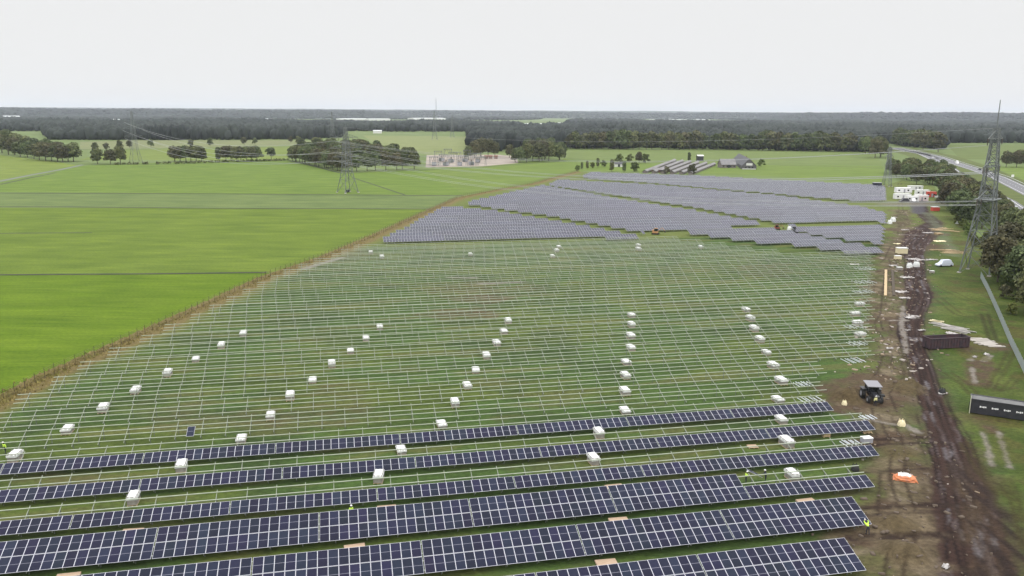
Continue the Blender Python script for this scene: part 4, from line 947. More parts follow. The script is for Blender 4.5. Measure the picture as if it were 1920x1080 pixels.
MB().box(-.8, .8, -.6, .6, .2, 1.7).obj('cabinet', darkm, p1)
p2, t2 = pylon('lattice_pylon', 'slender pale pylon beyond the hedge row on the far left', B2, aL, 48, 9, [(0, 9), (14, 4.4), (30, 3.), (46, 1.)], [(24, 8), (31, 9), (38, 7)], thick=.9)
p3, t3 = pylon('lattice_pylon', 'small grey pylon behind the white site cabins', G(1662, 350), aL, 27, 5, [(0, 5), (12, 2.6), (26, 1.2)], [(15, 6), (20, 6.5), (24, 5)], thick=1.1)
p4, t4 = pylon('lattice_pylon', 'distant pylon behind the pale meadow near the centre', G(815, 262), .3, 52, 9, [(0, 9), (16, 4.6), (34, 3.), (50, 1.)], [(24, 9), (32, 9), (40, 7)], thick=1.3)
p5, t5 = pylon('lattice_pylon', 'second distant pylon right of the first behind the pale meadow', G(848, 258), .3, 44, 8, [(0, 8), (14, 4), (30, 2.6), (42, 1.)], [(22, 8), (28, 8), (35, 6)], thick=1.2)
p6, t6 = pylon('lattice_pylon', 'faint far pylon left of the distant tower blocks', G(624, 262), .8, 48, 9, [(0, 9), (14, 4.4), (30, 3.), (46, 1.)], [(24, 8), (31, 9), (38, 7)], thick=1.2)
def cable_obj(a, b, sag, label, grp, rad=.05):
    mb = MB(); n = 26; P = [a.lerp(b, i / n) - Vector((0, 0, sag * 4 * (i / n) * (1 - i / n))) for i in range(n + 1)]
    for q, w_ in zip(P[:-1], P[1:]): mb.bar(q, w_, rad, n=3)
    tag(mb.obj('power_cable', cable), label, 'power cable', grp)
POS = ['lower outer left', 'lower inner left', 'lower outer right', 'lower inner right', 'middle outer left', 'middle inner left', 'middle outer right', 'middle inner right', 'upper left', 'upper inner left', 'upper right', 'upper inner right', 'topmost', 'spare', 'spare', 'spare']
def span(ta, tb, sag, what, skip=2, rad=.05):
    for i in range(0, min(len(ta), len(tb)), skip): cable_obj(ta[i], tb[i], sag, '%s power cable %s' % (POS[i], what), 'power cables ' + what, rad)
span(t0, t1, 8, 'between the mast pylon and the meadow pylon', 1, .055)
span(t1, t2, 10, 'from the meadow pylon to the far left pylon', 2, .09)
E0 = Matrix.Translation(B0).to_translation() + Vector((0, 0, 43)); E1 = B1 + Vector((0, 0, 38)); cable_obj(E0, E1, 6, 'earth wire at the top between the mast pylon and the meadow pylon', 'earth wire', .03)
for i, (t_, px, py, z_) in enumerate([(t1[0], 905, 310, 12), (t1[2], 915, 309, 12), (t1[8 if len(t1) > 8 else 4], 925, 308, 12)]):
    cable_obj(t_, G(px, py) + Vector((0, 0, z_)), 7, ['left', 'middle', 'right'][i] + ' power cable dropping from the meadow pylon to the substation', 'power cables into the substation', .09)

# ------------------------------------------------------------------ trees
def leaf_quads(n, cen, rad, size, rs, flat=1.):
    d = rs.normal(size=(n, 3)); d /= np.linalg.norm(d, axis=1)[:, None]; d[:, 2] = np.where(d[:, 2] < -.5, -d[:, 2], d[:, 2])
    r_ = rad * (.72 + .34 * rs.random(n)); c = cen + d * r_[:, None] * np.array([1, 1, flat])
    nn = d + rs.normal(size=(n, 3)) * .55; nn /= np.linalg.norm(nn, axis=1)[:, None]
    t_ = np.cross(nn, rs.normal(size=(n, 3))); t_ /= np.linalg.norm(t_, axis=1)[:, None]; b_ = np.cross(nn, t_)
    s_ = size * (.6 + .8 * rs.random(n))[:, None]
    return np.stack([c - t_ * s_ - b_ * s_ * .7, c + t_ * s_ - b_ * s_ * .6, c + t_ * s_ * .8 + b_ * s_, c - t_ * s_ * .7 + b_ * s_ * .8], 1).reshape(-1, 3)
def tree_proto(seed, m_, nl=14, nleaf=260, h=15., w=.72, base=.20, size=.36, poplar=False):
    rs = np.random.default_rng(seed); V_s = []; tips = []
    for i in range(nl):
        f_ = (i + .5) / nl; z = h * (base + (1 - base) * (.12 + .80 * f_)); prof_ = math.sin(PI * min(1, .18 + .78 * f_)) ** .6
        rr = w * h * .5 * prof_ * (.35 + .55 * rs.random()); a = i * 2.4 + rs.random(); lr = h * (.15 + .09 * rs.random()) * (.7 if poplar else 1)
        rr = min(rr, w * h * .5 - lr * .6) if w * h * .5 > lr else rr * .3
        c = np.array([math.cos(a) * rr, math.sin(a) * rr, z]); tips.append(c); V_s.append(leaf_quads(nleaf, c, lr, size * h / 15, rs, .8))
    c = np.array([0, 0, h * (base + (1 - base) * .5)]); V_s.append(leaf_quads(nleaf, c, w * h * .3, size * h / 15, rs, 1.1))
    V_ = np.concatenate(V_s); Fq = np.arange(len(V_)).reshape(-1, 4)
    crown = mesh_np('crown', V_, Fq, [m_])
    tr = MB(); tr.bar((0, 0, -.3), (.1, 0, h * base), .026 * h, n=8, r2=.018 * h); tr.bar((.1, 0, h * base), (0, .1, h * .72), .018 * h, n=6, r2=.006 * h)
    for c in tips[::2]: tr.bar((.05, 0, min(c[2] * .75, h * (base + .1))), tuple(c), .009 * h, n=5, r2=.003 * h)
    return crown, tr.mesh('trunk', bark)
TP = {'oak': [tree_proto(1, leafA), tree_proto(2, leafA, 16, w=.8), tree_proto(3, leafB, 13, w=.7), tree_proto(4, leafA, 15, w=.66, base=.14), tree_proto(5, leafB, 14, w=.85)],
      'low': [tree_proto(11, leafA, 10, 90, size=.6, w=.7, base=.1), tree_proto(12, leafB, 9, 90, size=.62, w=.7, base=.16), tree_proto(13, leafA, 11, 80, size=.6, w=.8, base=.12)],
      'bush': [tree_proto(21, leafC, 9, 160, w=.95, base=.02, size=.55), tree_proto(22, leafC, 8, 160, w=1.05, base=.0, size=.55), tree_proto(23, leafB, 9, 160, w=1., base=.02, size=.5)],
      'poplar': [tree_proto(31, leafA, 12, 140, w=.3, base=.06, size=.4, poplar=True)],
      'lollipop': [tree_proto(41, leafA, 12, 240, w=.8, base=.34)]}
NT = [0]
def tree(p, h, kind, label, group=None, name='broadleaf_tree', cat='tree', w=1.):
    pr = TP[kind][int(rng.integers(0, len(TP[kind])))]
    r = thing(name, label, cat, (p[0], p[1], max(0, zg(p) - .05)), rng.random() * 6.28, group); r.scale = (h / 15 * w, h / 15 * w, h / 15)
    link('crown', pr[0], r); link('trunk', pr[1], r); NT[0] += 1; return r
def scatter_poly(px, n, mind):
    P = gp(px); xs_ = [p[0] for p in P]; ys_ = [p[1] for p in P]; out_ = []; tries = 0
    while len(out_) < n and tries < 30000:
        tries += 1; x = rng.uniform(min(xs_), max(xs_)); y = rng.uniform(min(ys_), max(ys_))
        if inpoly(np.array([x]), np.array([y]), P)[0] and all((x - a) ** 2 + (y - b) ** 2 > mind ** 2 for a, b in out_): out_.append((x, y))
    return out_
def line_pts(px, sp, jit):
    P = [Vector((*q[:2], 0)) for q in gp(px)]; o_ = []
    for a, b in zip(P[:-1], P[1:]):
        n = max(1, int((b - a).length / sp))
        for i in range(n): c = a.lerp(b, (i + .5) / n); o_.append((c.x + rng.normal(0, jit), c.y + rng.normal(0, jit)))
    return o_
# A: big clump at the left edge
for i, (px, py, h) in enumerate([(4, 287, 19), (16, 290, 18), (28, 291, 17), (38, 294, 15), (52, 295, 15), (64, 298, 14), (74, 300, 15), (86, 301, 16), (97, 302, 15), (108, 303, 15), (118, 304, 14), (128, 303, 15), (138, 303, 16), (30, 284, 20), (12, 281, 22), (48, 284, 17), (68, 287, 15), (90, 290, 16), (112, 294, 14)]):
    tree(G(px, py), h, 'oak', 'tall oak in the dense clump at the left edge', 'trees of the left edge clump', w=1.25)
for px, py, h, lb in [(183, 307, 13, 'left'), (207, 308, 12, 'middle'), (226, 307, 15, 'right')]: tree(G(px, py), h, 'oak', lb + ' tree of the open trio right of the path end', w=1.05)
for i, (px, py, h) in enumerate([(178, 285, 11), (200, 283, 9), (225, 280, 11), (243, 278, 10), (283, 276, 10), (358, 276, 10), (394, 274, 11), (458, 272, 11), (478, 271, 9), (560, 271, 12), (545, 268, 10)]):
    tree(G(px, py), h, 'low', 'roadside tree in the pale strip, %s from the left' % nth(i + 1), 'single trees in the pale strip')
for i, px in enumerate((328, 338, 349, 358, 368, 378)): tree(G(px, 303 + rng.normal(0, .7)), 13.5, 'oak', 'tree in the left hedgerow group, %s from the left' % nth(i + 1), 'left hedgerow group', w=1.2)
tree(G(409, 302), 13, 'poplar', 'slim upright tree between the two hedgerow groups', name='upright_tree')
for i, px in enumerate((424, 433, 443, 452, 462, 472, 482)): tree(G(px, 302 + rng.normal(0, .5)), 13, 'oak', 'tree in the right hedgerow group, %s from the left' % nth(i + 1), 'right hedgerow group', w=1.2)
tree(G(509, 301), 12, 'lollipop', 'round headed tree standing alone before the grove', name='round_tree')
for x, y in line_pts([(175, 309), (300, 308), (540, 300)], 9, 1.5)[:44]:
    pass
mbx = []; rs = np.random.default_rng(5)
for x, y in line_pts([(215, 309), (325, 307), (540, 301)], 3.2, 1.): mbx.append(leaf_quads(26, np.array([x, y, .8]), 1.7, .5, rs, .7))
V_h = np.concatenate(mbx); tag(link('hedge', mesh_np('hedge', V_h, np.arange(len(V_h)).reshape(-1, 4), [leafA])), 'low dark hedge along the ditch at the back of the meadow', 'hedge')
for x, y in scatter_poly([(542, 299), (600, 310), (640, 320), (715, 319), (790, 316), (792, 305), (700, 288), (620, 280), (560, 284)], 46, 7.): tree((x, y), 13 + rng.random() * 3, 'oak', 'oak in the dense grove behind the meadow pylon', 'trees of the grove', w=1.15)
for x, y in line_pts([(548, 301), (640, 322), (785, 317)], 8, 1.): tree((x, y), 13 + rng.random() * 2, 'oak', 'edge tree on the near side of the dense grove', 'edge trees of the grove')
for i, (px, py, h) in enumerate([(878, 300, 13), (890, 297, 17), (902, 295, 19), (915, 294, 18), (928, 294, 15), (955, 296, 13), (966, 304, 13), (975, 305, 14)]): tree(G(px, py), h, 'oak', 'tree behind the substation, %s from the left' % nth(i + 1), 'trees behind the substation')
for x, y in scatter_poly([(985, 307), (1060, 303), (1058, 292), (985, 292)], 16, 7.): tree((x, y), 15 + rng.random() * 4, 'oak', 'dark tree in the clump right of the sandy yard', 'clump right of the sandy yard')
for i, (px, py, h, kd) in enumerate([(1083, 321, 5, 'bush'), (1091, 318, 6, 'poplar'), (1101, 317, 7, 'poplar'), (1111, 315, 5, 'bush'), (1121, 314, 8, 'poplar'), (1132, 313, 6, 'bush'), (1147, 322, 10, 'poplar'), (1160, 306, 9, 'bush'), (1170, 323, 9, 'poplar'), (1180, 304, 8, 'bush'), (1190, 322, 8, 'bush'), (1198, 306, 10, 'oak'), (1210, 306, 9, 'bush'), (1250, 326, 6, 'bush'), (1292, 303, 9, 'poplar'), (1297, 327, 8, 'bush'), (1427, 312, 7, 'bush')]):
    tree(G(px, py), h, kd, 'garden tree around the farm sheds, %s from the left' % nth(i + 1), 'garden trees around the farm')
# forest edge behind the green field
for x, y in line_pts([(1064, 279.5), (1350, 281), (1600, 285)], 8.3, 2.)[:62]: tree((x, y), 19 + rng.random() * 6, 'low', 'forest edge tree behind the wide green field', 'forest edge trees behind the green field')
for x, y in scatter_poly([(1600, 286), (1632, 297), (1656, 296), (1650, 284)], 6, 10): tree((x, y), 18 + rng.random() * 4, 'oak', 'dark tree at the forest tip before the motorway', 'forest tip before the motorway')
for x, y in scatter_poly([(1672, 271.5), (1720, 280), (1766, 289), (1773, 283), (1740, 274), (1690, 268)], 22, 11): tree((x, y), 21 + rng.random() * 4, 'low', 'big rounded tree beyond the motorway bend', 'trees beyond the motorway bend')
for x, y in scatter_poly([(1872, 318), (1960, 320), (1960, 305), (1885, 306)], 7, 7): tree((x, y), 11 + rng.random() * 3, 'oak', 'tree in the small copse beyond the motorway at right', 'small copse at the right')
# belt along the motorway
for x, y in scatter_poly([(1668, 327), (1692, 340), (1725, 345), (1722, 322), (1700, 316), (1675, 312)], 15, 6): tree((x, y), 9.5 + rng.random() * 2, 'oak', 'dark tree in the thicket left of the motorway', 'thicket left of the motorway')
for x, y in scatter_poly([(1728, 350), (1792, 350), (1780, 330), (1750, 326), (1728, 324)], 18, 5): tree((x, y), 9.5 + rng.random() * 2, 'oak', 'olive tree in the thicket above the site cabins', 'thicket above the site cabins')
for x, y in scatter_poly([(1768, 388), (1800, 425), (1838, 440), (1862, 425), (1836, 395), (1800, 362), (1768, 358)], 34, 4.6): tree((x, y), 11 + rng.random() * 3, 'oak', 'tree of the motorway belt left of the mast pylon', 'belt left of the mast pylon')
for x, y in scatter_poly([(1868, 540), (1990, 640), (2080, 640), (2000, 500), (1905, 450), (1878, 462)], 42, 4.4): tree((x, y), 10.5 + rng.random() * 3, 'oak', 'tree of the motorway belt right of the mast pylon', 'belt right of the mast pylon')
for i, (px, py, h) in enumerate([(1796, 420, 3.5), (1806, 428, 4), (1815, 440, 4.5), (1822, 452, 3.5), (1830, 462, 3.5), (1787, 404, 3.), (1800, 412, 4), (1862, 492, 4), (1868, 505, 3.5), (1874, 520, 4), (1880, 540, 3), (1886, 560, 3.5), (1895, 590, 3), (1850, 480, 3)]):
    tree(G(px, py), h, 'bush', 'light green bush at the foot of the belt, %s from the top' % nth(i + 1), 'light bushes at the foot of the belt', 'bush', 'bush')
for x, y in scatter_poly([(1836, 398), (1868, 428), (1905, 452), (1920, 440), (1880, 405), (1850, 385)], 9, 4.5): tree((x, y), 8.5 + rng.random() * 2, 'oak', 'roadside tree seen through the lattice of the mast pylon', 'roadside trees behind the mast pylon')
for x, y in scatter_poly([(1846, 470), (1868, 500), (1885, 500), (1870, 455), (1850, 440)], 7, 3): tree((x, y), 4 + rng.random() * 2, 'bush', 'green bush filling the gap behind the mast pylon', 'bushes behind the mast pylon', 'bush', 'bush')
for x, y in scatter_poly([(1700, 345), (1760, 356), (1790, 352), (1770, 330), (1720, 320), (1690, 316)], 10, 6): tree((x, y), 9 + rng.random() * 2, 'oak', 'dark tree closing the gap behind the red container', 'trees behind the red container')
print('trees', NT[0])
# ------------------------------------------------------------------ woods too numerous to count
ico = bmesh.new(); bmesh.ops.create_icosphere(ico, subdivisions=1, radius=1); i0v = np.array([v.co for v in ico.verts]); i0f = np.array([[v.index for v in f.verts] for f in ico.faces]); ico.free()
ico = bmesh.new(); bmesh.ops.create_icosphere(ico, subdivisions=2, radius=1); i1v = np.array([v.co for v in ico.verts]); i1f = np.array([[v.index for v in f.verts] for f in ico.faces]); ico.free()
FL = np.array([(-900, 246), (80, 246), (92, 262), (300, 263), (520, 262), (600, 262), (640, 262), (645, 249), (700, 248), (880, 249), (884, 284), (980, 284), (1060, 278.5), (1350, 280), (1600, 284.5), (1640, 285), (1652, 283), (1658, 270), (1670, 271), (1700, 274), (1768, 282), (1774, 268), (2900, 270)], float)
CLR = [(40, 84, 247, 258), (585, 640, 259, 275), (640, 705, 246, 262), (940, 966, 281, 292), (700, 880, 247, 262), (640, 740, 224.5, 232), (770, 842, 225, 231), (975, 1100, 234.5, 241), (1225, 1335, 225.5, 229), (1765, 1830, 243, 252), (0, 45, 222, 227), (70, 90, 221, 226), (200, 240, 226, 233), (420, 450, 226, 229), (500, 560, 221.5, 225), (560, 640, 216, 219), (1240, 1420, 252, 255)]
def woods(d0, d1, n, rad, hh, iv, if_, label, seed):
    rs = np.random.default_rng(seed); dd = np.sqrt(rs.random(n) * (d1 * d1 - d0 * d0) + d0 * d0); an = rs.uniform(-.78, .78, n)
    x = dd * np.sin(an); y = dd * np.cos(an); px, py = P2(x, y)
    ok = py < np.interp(px, FL[:, 0], FL[:, 1])
    for a, b, c, d in CLR: ok &= ~((px > a) & (px < b) & (py > c) & (py < d))
    for L_ in (NEAR, FAR_): ok &= dpoly(x, y, [(q[0], q[1], 0) for q in L_] + [(L_[-1][0] + 60, L_[-1][1] + 220, 0)]) > 20
    if d0 > 1500: ok &= fbm(x, y * .45, 1300, 3, 88) < .565
    x = x[ok]; y = y[ok]; m_ = len(x); r_ = rad * (.6 + .8 * rs.random(m_)); h = hh * (.7 + .45 * rs.random(m_)) * (.55 + .9 * fbm(x, y, 260, 2, 5))
    k = len(iv); J = 1 + rs.normal(size=(m_, k)) * .13
    V_ = iv[None] * J[..., None]; V_ = V_ * np.stack([r_, r_, h * .5], 1)[:, None, :]; V_ += np.stack([x, y, h * .5], 1)[:, None, :]
    Fv = (if_[None] + (np.arange(m_) * k)[:, None, None]).reshape(-1, 3)
    tag(link('far_woods', mesh_np('far_woods', V_.reshape(-1, 3), Fv, [leafF])), label, 'woods', kind='stuff'); print(label, m_)
woods(950, 1700, 13000, 6.0, 19, i1v, i1f, 'dark woods behind the green fields', 1)
woods(1500, 3200, 38000, 8.5, 18, i0v, i0f, 'grey green woodland in the middle distance', 2)
woods(3000, 9000, 62000, 22, 18, i0v, i0f, 'hazy woodland reaching to the horizon', 3)
# low forested hills on the horizon
for k, (d_, hh_, a0, a1, sd) in enumerate([(6800, 60, -.75, -.12, 1), (8800, 68, -.3, .8, 2), (7200, 62, .28, .85, 5), (15000, 104, -.8, .8, 9)]):
    n = 500; an = np.linspace(a0, a1, n); prof_ = hh_ * (.55 + .5 * fbm(an * 30, an * 0 + sd, 5, 4, sd)) * np.clip(np.minimum(an - a0, a1 - an) / .06, 0, 1)
    prof_ += 7 * fbm(an * 500, an * 0, 1, 3, 3); V_ = []; dl = [(-1200, 0), (-500, .8), (0, 1), (900, .7), (2500, 0)]
    for o_, f_ in dl: V_ += [((d_ + o_) * math.sin(a), (d_ + o_) * math.cos(a), max(0, p_ * f_) - .5) for a, p_ in zip(an, prof_)]
    Fh = [[j * n + i, j * n + i + 1, (j + 1) * n + i + 1, (j + 1) * n + i] for j in range(4) for i in range(n - 1)]
    tag(link('hills', mesh_np('hills', V_, Fh, [mat('hill_forest', (.030, .038, .030), .9, 0, .1, c2=(.045, .052, .04), scale=.004)], smooth=True)), kind='structure')
    rs = np.random.default_rng(sd + 70); m_ = 5200 if d_ < 12000 else 0
    if m_:
        ia = rs.uniform(0, n - 1.001, m_); oo = rs.uniform(-1150, 120, m_); ii = ia.astype(int); pr_ = prof_[ii] * np.interp(oo, [q[0] for q in dl], [q[1] for q in dl]); aa = an[ii] + (ia - ii) * (an[1] - an[0])
        r_ = 14 * (.6 + .9 * rs.random(m_)); kk = len(i0v); V_ = i0v[None] * (1 + rs.normal(size=(m_, kk)) * .13)[..., None] * np.stack([r_, r_, 6 + 4 * rs.random(m_)], 1)[:, None, :] + np.stack([(d_ + oo) * np.sin(aa), (d_ + oo) * np.cos(aa), pr_ + 3], 1)[:, None, :]
        tag(link('ridge_woods', mesh_np('ridge_woods', V_.reshape(-1, 3), (i0f[None] + (np.arange(m_) * kk)[:, None, None]).reshape(-1, 3), [leafF])), 'wooded low ridge on the horizon, %s stretch' % ['left', 'middle', 'right'][k], 'woods', kind='stuff')

# ------------------------------------------------------------------ buildings
def shed(name, label, cat, a, b, wd, eave, ridge, roof, wall, group=None, doors=0, chim=False, win=0):
    a = Vector((*a[:2], 0)); b = Vector((*b[:2], 0)); L = (b - a).length; r = thing(name, label, cat, (a.x, a.y, 0), math.atan2(b.y - a.y, b.x - a.x), group)
    mb = MB(); mb.box(0, L, 0, wd, 0, eave)
    for x in (0, L): mb.face([(x, 0, eave), (x, wd, eave), (x, wd / 2, ridge)])
    mb.obj('walls', wall, r); o_ = .35; sl_ = (ridge - eave) / (wd / 2); rf = MB()
    for s, y0 in ((1, -o_), (-1, wd + o_)):
        z0 = eave - sl_ * o_ + .05; rf.face([(-o_, y0, z0), (L + o_, y0, z0), (L + o_, wd / 2, ridge + .05), (-o_, wd / 2, ridge + .05)]); rf.face([(-o_, y0, z0 + .16), (L + o_, y0, z0 + .16), (L + o_, wd / 2, ridge + .21), (-o_, wd / 2, ridge + .21)])
        rf.face([(-o_, y0, z0), (L + o_, y0, z0), (L + o_, y0, z0 + .16), (-o_, y0, z0 + .16)])
    ro = rf.obj('roof', roof, r)
    if chim: MB().box(L * .3, L * .3 + .7, wd / 2 - .35, wd / 2 + .35, ridge - .6, ridge + 1.1).obj('chimney', brick, ro)
    for i in range(doors): x = L * (i + .5) / doors; MB().box(x - 1, x + 1, -.04, -.003, 0, min(2.6, eave - .2)).obj('door', darkm, r)
    for i in range(win): x = L * (i + .5) / win; MB().box(x - .6, x + .6, -.05, -.003, 1., 2.1).obj('window', carglass, r)
    return r
A0_, B0_, A1_, B1_ = G(1212, 325), G(1268, 303), G(1298, 328), G(1342, 310)
for i in range(6):
    f_ = i / 5; a = A0_.lerp(A1_, f_); b = B0_.lerp(B1_, f_)
    shed('farm_shed', 'long low farm shed with grey roof, %s from the left' % nth(i + 1), 'shed', a, b, 3.1, 1.7, 2.7, roofg, mat('shed_wall', (.16, .14, .13), .9), 'long sheds in the farmyard', 1)
shed('farm_shed', 'low red brown barn among the sheds at the park edge', 'shed', G(1222, 323), G(1246, 324), 5, 2.2, 3.6, roofg, brick, None, 2)
shed('farm_shed', 'small open sided shelter behind the garden trees', 'shed', G(1153, 313), G(1168, 313), 6, 2.6, 3.8, roofd, wallw, None, 1)
shed('barn', 'grey roofed barn left of the dark farmhouse', 'barn', G(1353, 315), G(1380, 315), 11, 3., 7.5, roofg, mat('shed_wall', (.16, .14, .13), .9), None, 1, win=4)
hq = G(1391, 318); t_ = shed('farmhouse', 'dark roofed farmhouse with pale gable right of the barn', 'house', hq, G(1416, 306.5), 12, 3, 9, roofd, mat('dark_gable', (.10, .095, .10), .9), None, 0, True)
t_.rotation_euler.z = R(80); t_.location = G(1418, 318)
mb = MB()
for y in (3.2, 6, 8.8): mb.box(-.06, -.004, y - .6, y + .6, 1, 2.3)
t_w = mb
for y in (3.2, 6, 8.8): MB().box(-.06, -.004, y - .6, y + .6, 1, 2.3).obj('window', carglass, t_)
MB().box(-.07, -.003, 3.4, 8.6, 3.4, 5.4).obj('loft_window', wallw, t_); MB().box(-.09, -.066, .3, 11.7, .1, .8).obj('plinth', wallw, t_)
shed('water_tower_shelter', 'flat topped shelter on posts behind the sheds', 'shelter', G(1308, 302), G(1319, 302), 5, 5, 6, wallw, darkm)
BL = [(520, 562, 221.5, 12, 'pale'), (575, 612, 217.5, 14, 'pale'), (640, 690, 225.5, 11, 'white'), (692, 732, 226, 11, 'white'), (776, 836, 225.5, 14, 'white'), (988, 1030, 236, 9, 'white'), (1032, 1078, 236, 12, 'cream'), (1086, 1106, 240, 7, 'white'), (1232, 1270, 226, 9, 'grey'), (1275, 1332, 227, 10, 'pale'), (1777, 1822, 245, 9, 'white'), (2, 38, 222.5, 16, 'pale'), (76, 86, 222, 12, 'white'), (208, 226, 227, 9, 'pale'), (421, 446, 227.5, 9, 'white'), (490, 512, 225, 8, 'pale'), (700, 716, 262 - 12, 7, 'cream')]
for i, (x0, x1, yb, hh_, cl) in enumerate(BL):
    a, b = G(x0, yb), G(x1, yb)
    shed('warehouse', '%s distant flat building in the woods, %s in the list from the left' % (cl, nth(i + 1)), 'warehouse', a, b, min(90, (b - a).length * .5), hh_ * .8, hh_, paleroof, wallw, 'pale distant buildings on the horizon', 0, win=0)
for i, (px, yb, h_) in enumerate([(818, 226, 130)]):
    p = G(px, yb); r = thing('radio_mast', 'thin mast rising above the horizon right of centre left', 'mast', p); MB().bar((0, 0, 0), (0, 0, h_), 1.8, n=6, r2=.9).obj('pole', lattice, r)
# houses glimpsed between the forest edge trunks
for i, (px, py) in enumerate([(1272, 257), (1330, 256), (1350, 258), (1368, 257), (1395, 257), (1416, 258)]):
    a = G(px - 4, py); b = G(px + 5, py); shed('house', 'pale house glimpsed in the forest gap, %s from the left' % nth(i + 1), 'house', a, b, 9, 5, 9, brick if i % 2 else roofg, wallw, 'pale houses in the forest gap', 0, True, 2)
# substation
for i in range(11):
    px = 806 + (i % 6) * 18 + (i // 6) * 9; py = 310.5 - (i // 6) * 8; p = G(px, py); r = thing('gantry', 'steel substation gantry, %s from the left in the %s row' % (nth(i % 6 + 1), 'front' if i < 6 else 'back'), 'gantry', p, .1, 'substation gantries'); wdt = 7; hh_ = 8 + (i * 7 % 5)
    for x in (0, wdt):
        m_ = MB(); m_.bar((x - .7, 0, 0), (x - .2, 0, hh_), .16); m_.bar((x + .7, 0, 0), (x + .2, 0, hh_), .16)
        for q in range(5): m_.bar((x - .6 + q * .08, 0, q * hh_ / 5), (x + .5 - q * .06, 0, (q + 1) * hh_ / 5), .08)
        m_.obj('post', lattice, r)
    MB().bar((-.5, 0, hh_ - .6), (wdt + .5, 0, hh_ - .6), .2).bar((-.5, 0, hh_), (wdt + .5, 0, hh_), .2).obj('beam', lattice, r)
    for x in (1.5, 3.5, 5.5): MB().bar((x, 0, hh_ - .8), (x, 0, hh_ - 2.6), .15, n=6).obj('insulator', mat('brown_glass', (.08, .06, .05), .3), r)
for i, (px, py) in enumerate([(814, 311), (836, 311), (846, 305), (862, 311), (872, 304), (884, 310), (896, 305), (828, 303)]):
    r = thing('transformer', 'grey transformer box in the substation, %s in the yard' % nth(i + 1), 'transformer', G(px, py), .1 + i, 'transformers in the substation'); MB().box(-2, 2, -1.4, 1.4, .3, 3.4).obj('tank', lattice, r)
    for s in (-1, 1): MB().box(-1.8, 1.8, s * 1.9 - .35, s * 1.9 + .35, .6, 3.).obj('radiator', greym, r)
    for x in (-1.2, 0, 1.2): MB().bar((x, 0, 3.4), (x, 0, 5.2), .16, n=6).obj('bushing', mat('brown_glass', (.08, .06, .05), .3), r)
for i, px in enumerate((912, 920, 930)): shed('site_hut', 'red brown hut on the sandy yard, %s from the left' % nth(i + 1), 'hut', G(px - 3, 298), G(px + 3, 298), 4, 2.6, 3.6, brick, brick, 'huts on the sandy yard')

# ------------------------------------------------------------------ site compound
def cabin(px, py, L, wd, hh_, rz, m_, label, z=0, name='site_cabin', cat='cabin'):
    p = gz(G(px, py)); r = thing(name, label, cat, (p[0], p[1], p[2] + z), rz)
    mb = MB(); mb.box(0, L, 0, wd, .12, hh_)
    for i in range(int(L / .9)): mb.box(i * .9 + .3, i * .9 + .42, -.05, -.001, .2, hh_ - .15)
    mb.obj('walls', m_, r); MB().box(-.08, L + .08, -.08, wd + .08, hh_ + .003, hh_ + .16).obj('roof', white2 if m_ is not redm else redm, r)
    MB().box(L * .45, L * .45 + .9, -.08, -.052, .15, 2.15).obj('door', greym, r)
    for x in (.15, .75): MB().box(L * x - .5, L * x + .5, -.08, -.052, 1.1, 1.9).obj('window', carglass, r)
    return r
cabin(1679, 374, 9, 3, 2.8, .05, white2, 'lower left white site cabin under the stacked one'); cabin(1680, 372, 9, 3, 2.8, .05, white2, 'upper white site cabin stacked at the left of the compound', 3.0)
cabin(1702, 378, 6, 2.6, 2.7, -.05, white2, 'white site cabin beside the dark parked van'); cabin(1716, 377, 7, 2.8, 3.1, -.08, mat('pinkish_white', (.72, .62, .62), .6), 'pinkish white site cabin in the middle of the compound'); cabin(1718, 366, 8, 2.6, 2.8, 0, white2, 'white site cabin at the back of the compound')
cabin(1738, 370, 5, 2.6, 2.9, -.2, redm, 'red steel container at the right end of the compound', 0, 'shipping_container', 'container'); cabin(1704, 357, 9, 2.4, 2.6, 0, white2, 'low white cabin furthest back by the trees'); cabin(1752, 371, 4, 1.6, .9, -.5, white2, 'low white trailer right of the red container', 0, 'flat_trailer', 'trailer')
for px, py, lb, m_ in [(1644, 352, 'dark blue machine housing at the corner of the rearmost block', navy)]:
    p = G(px, py); r = thing('machine_housing', lb, 'machine', p); MB().box(-2.5, 2.5, -1.5, 1.5, .4, 3.2).obj('body', m_, r); MB().box(-8, -2.5, -.5, .5, 1.6, 2.3).obj('boom', lattice, r); MB().box(-2.7, 2.7, -1.7, 1.7, 3.21, 3.4).obj('roof', greym, r)
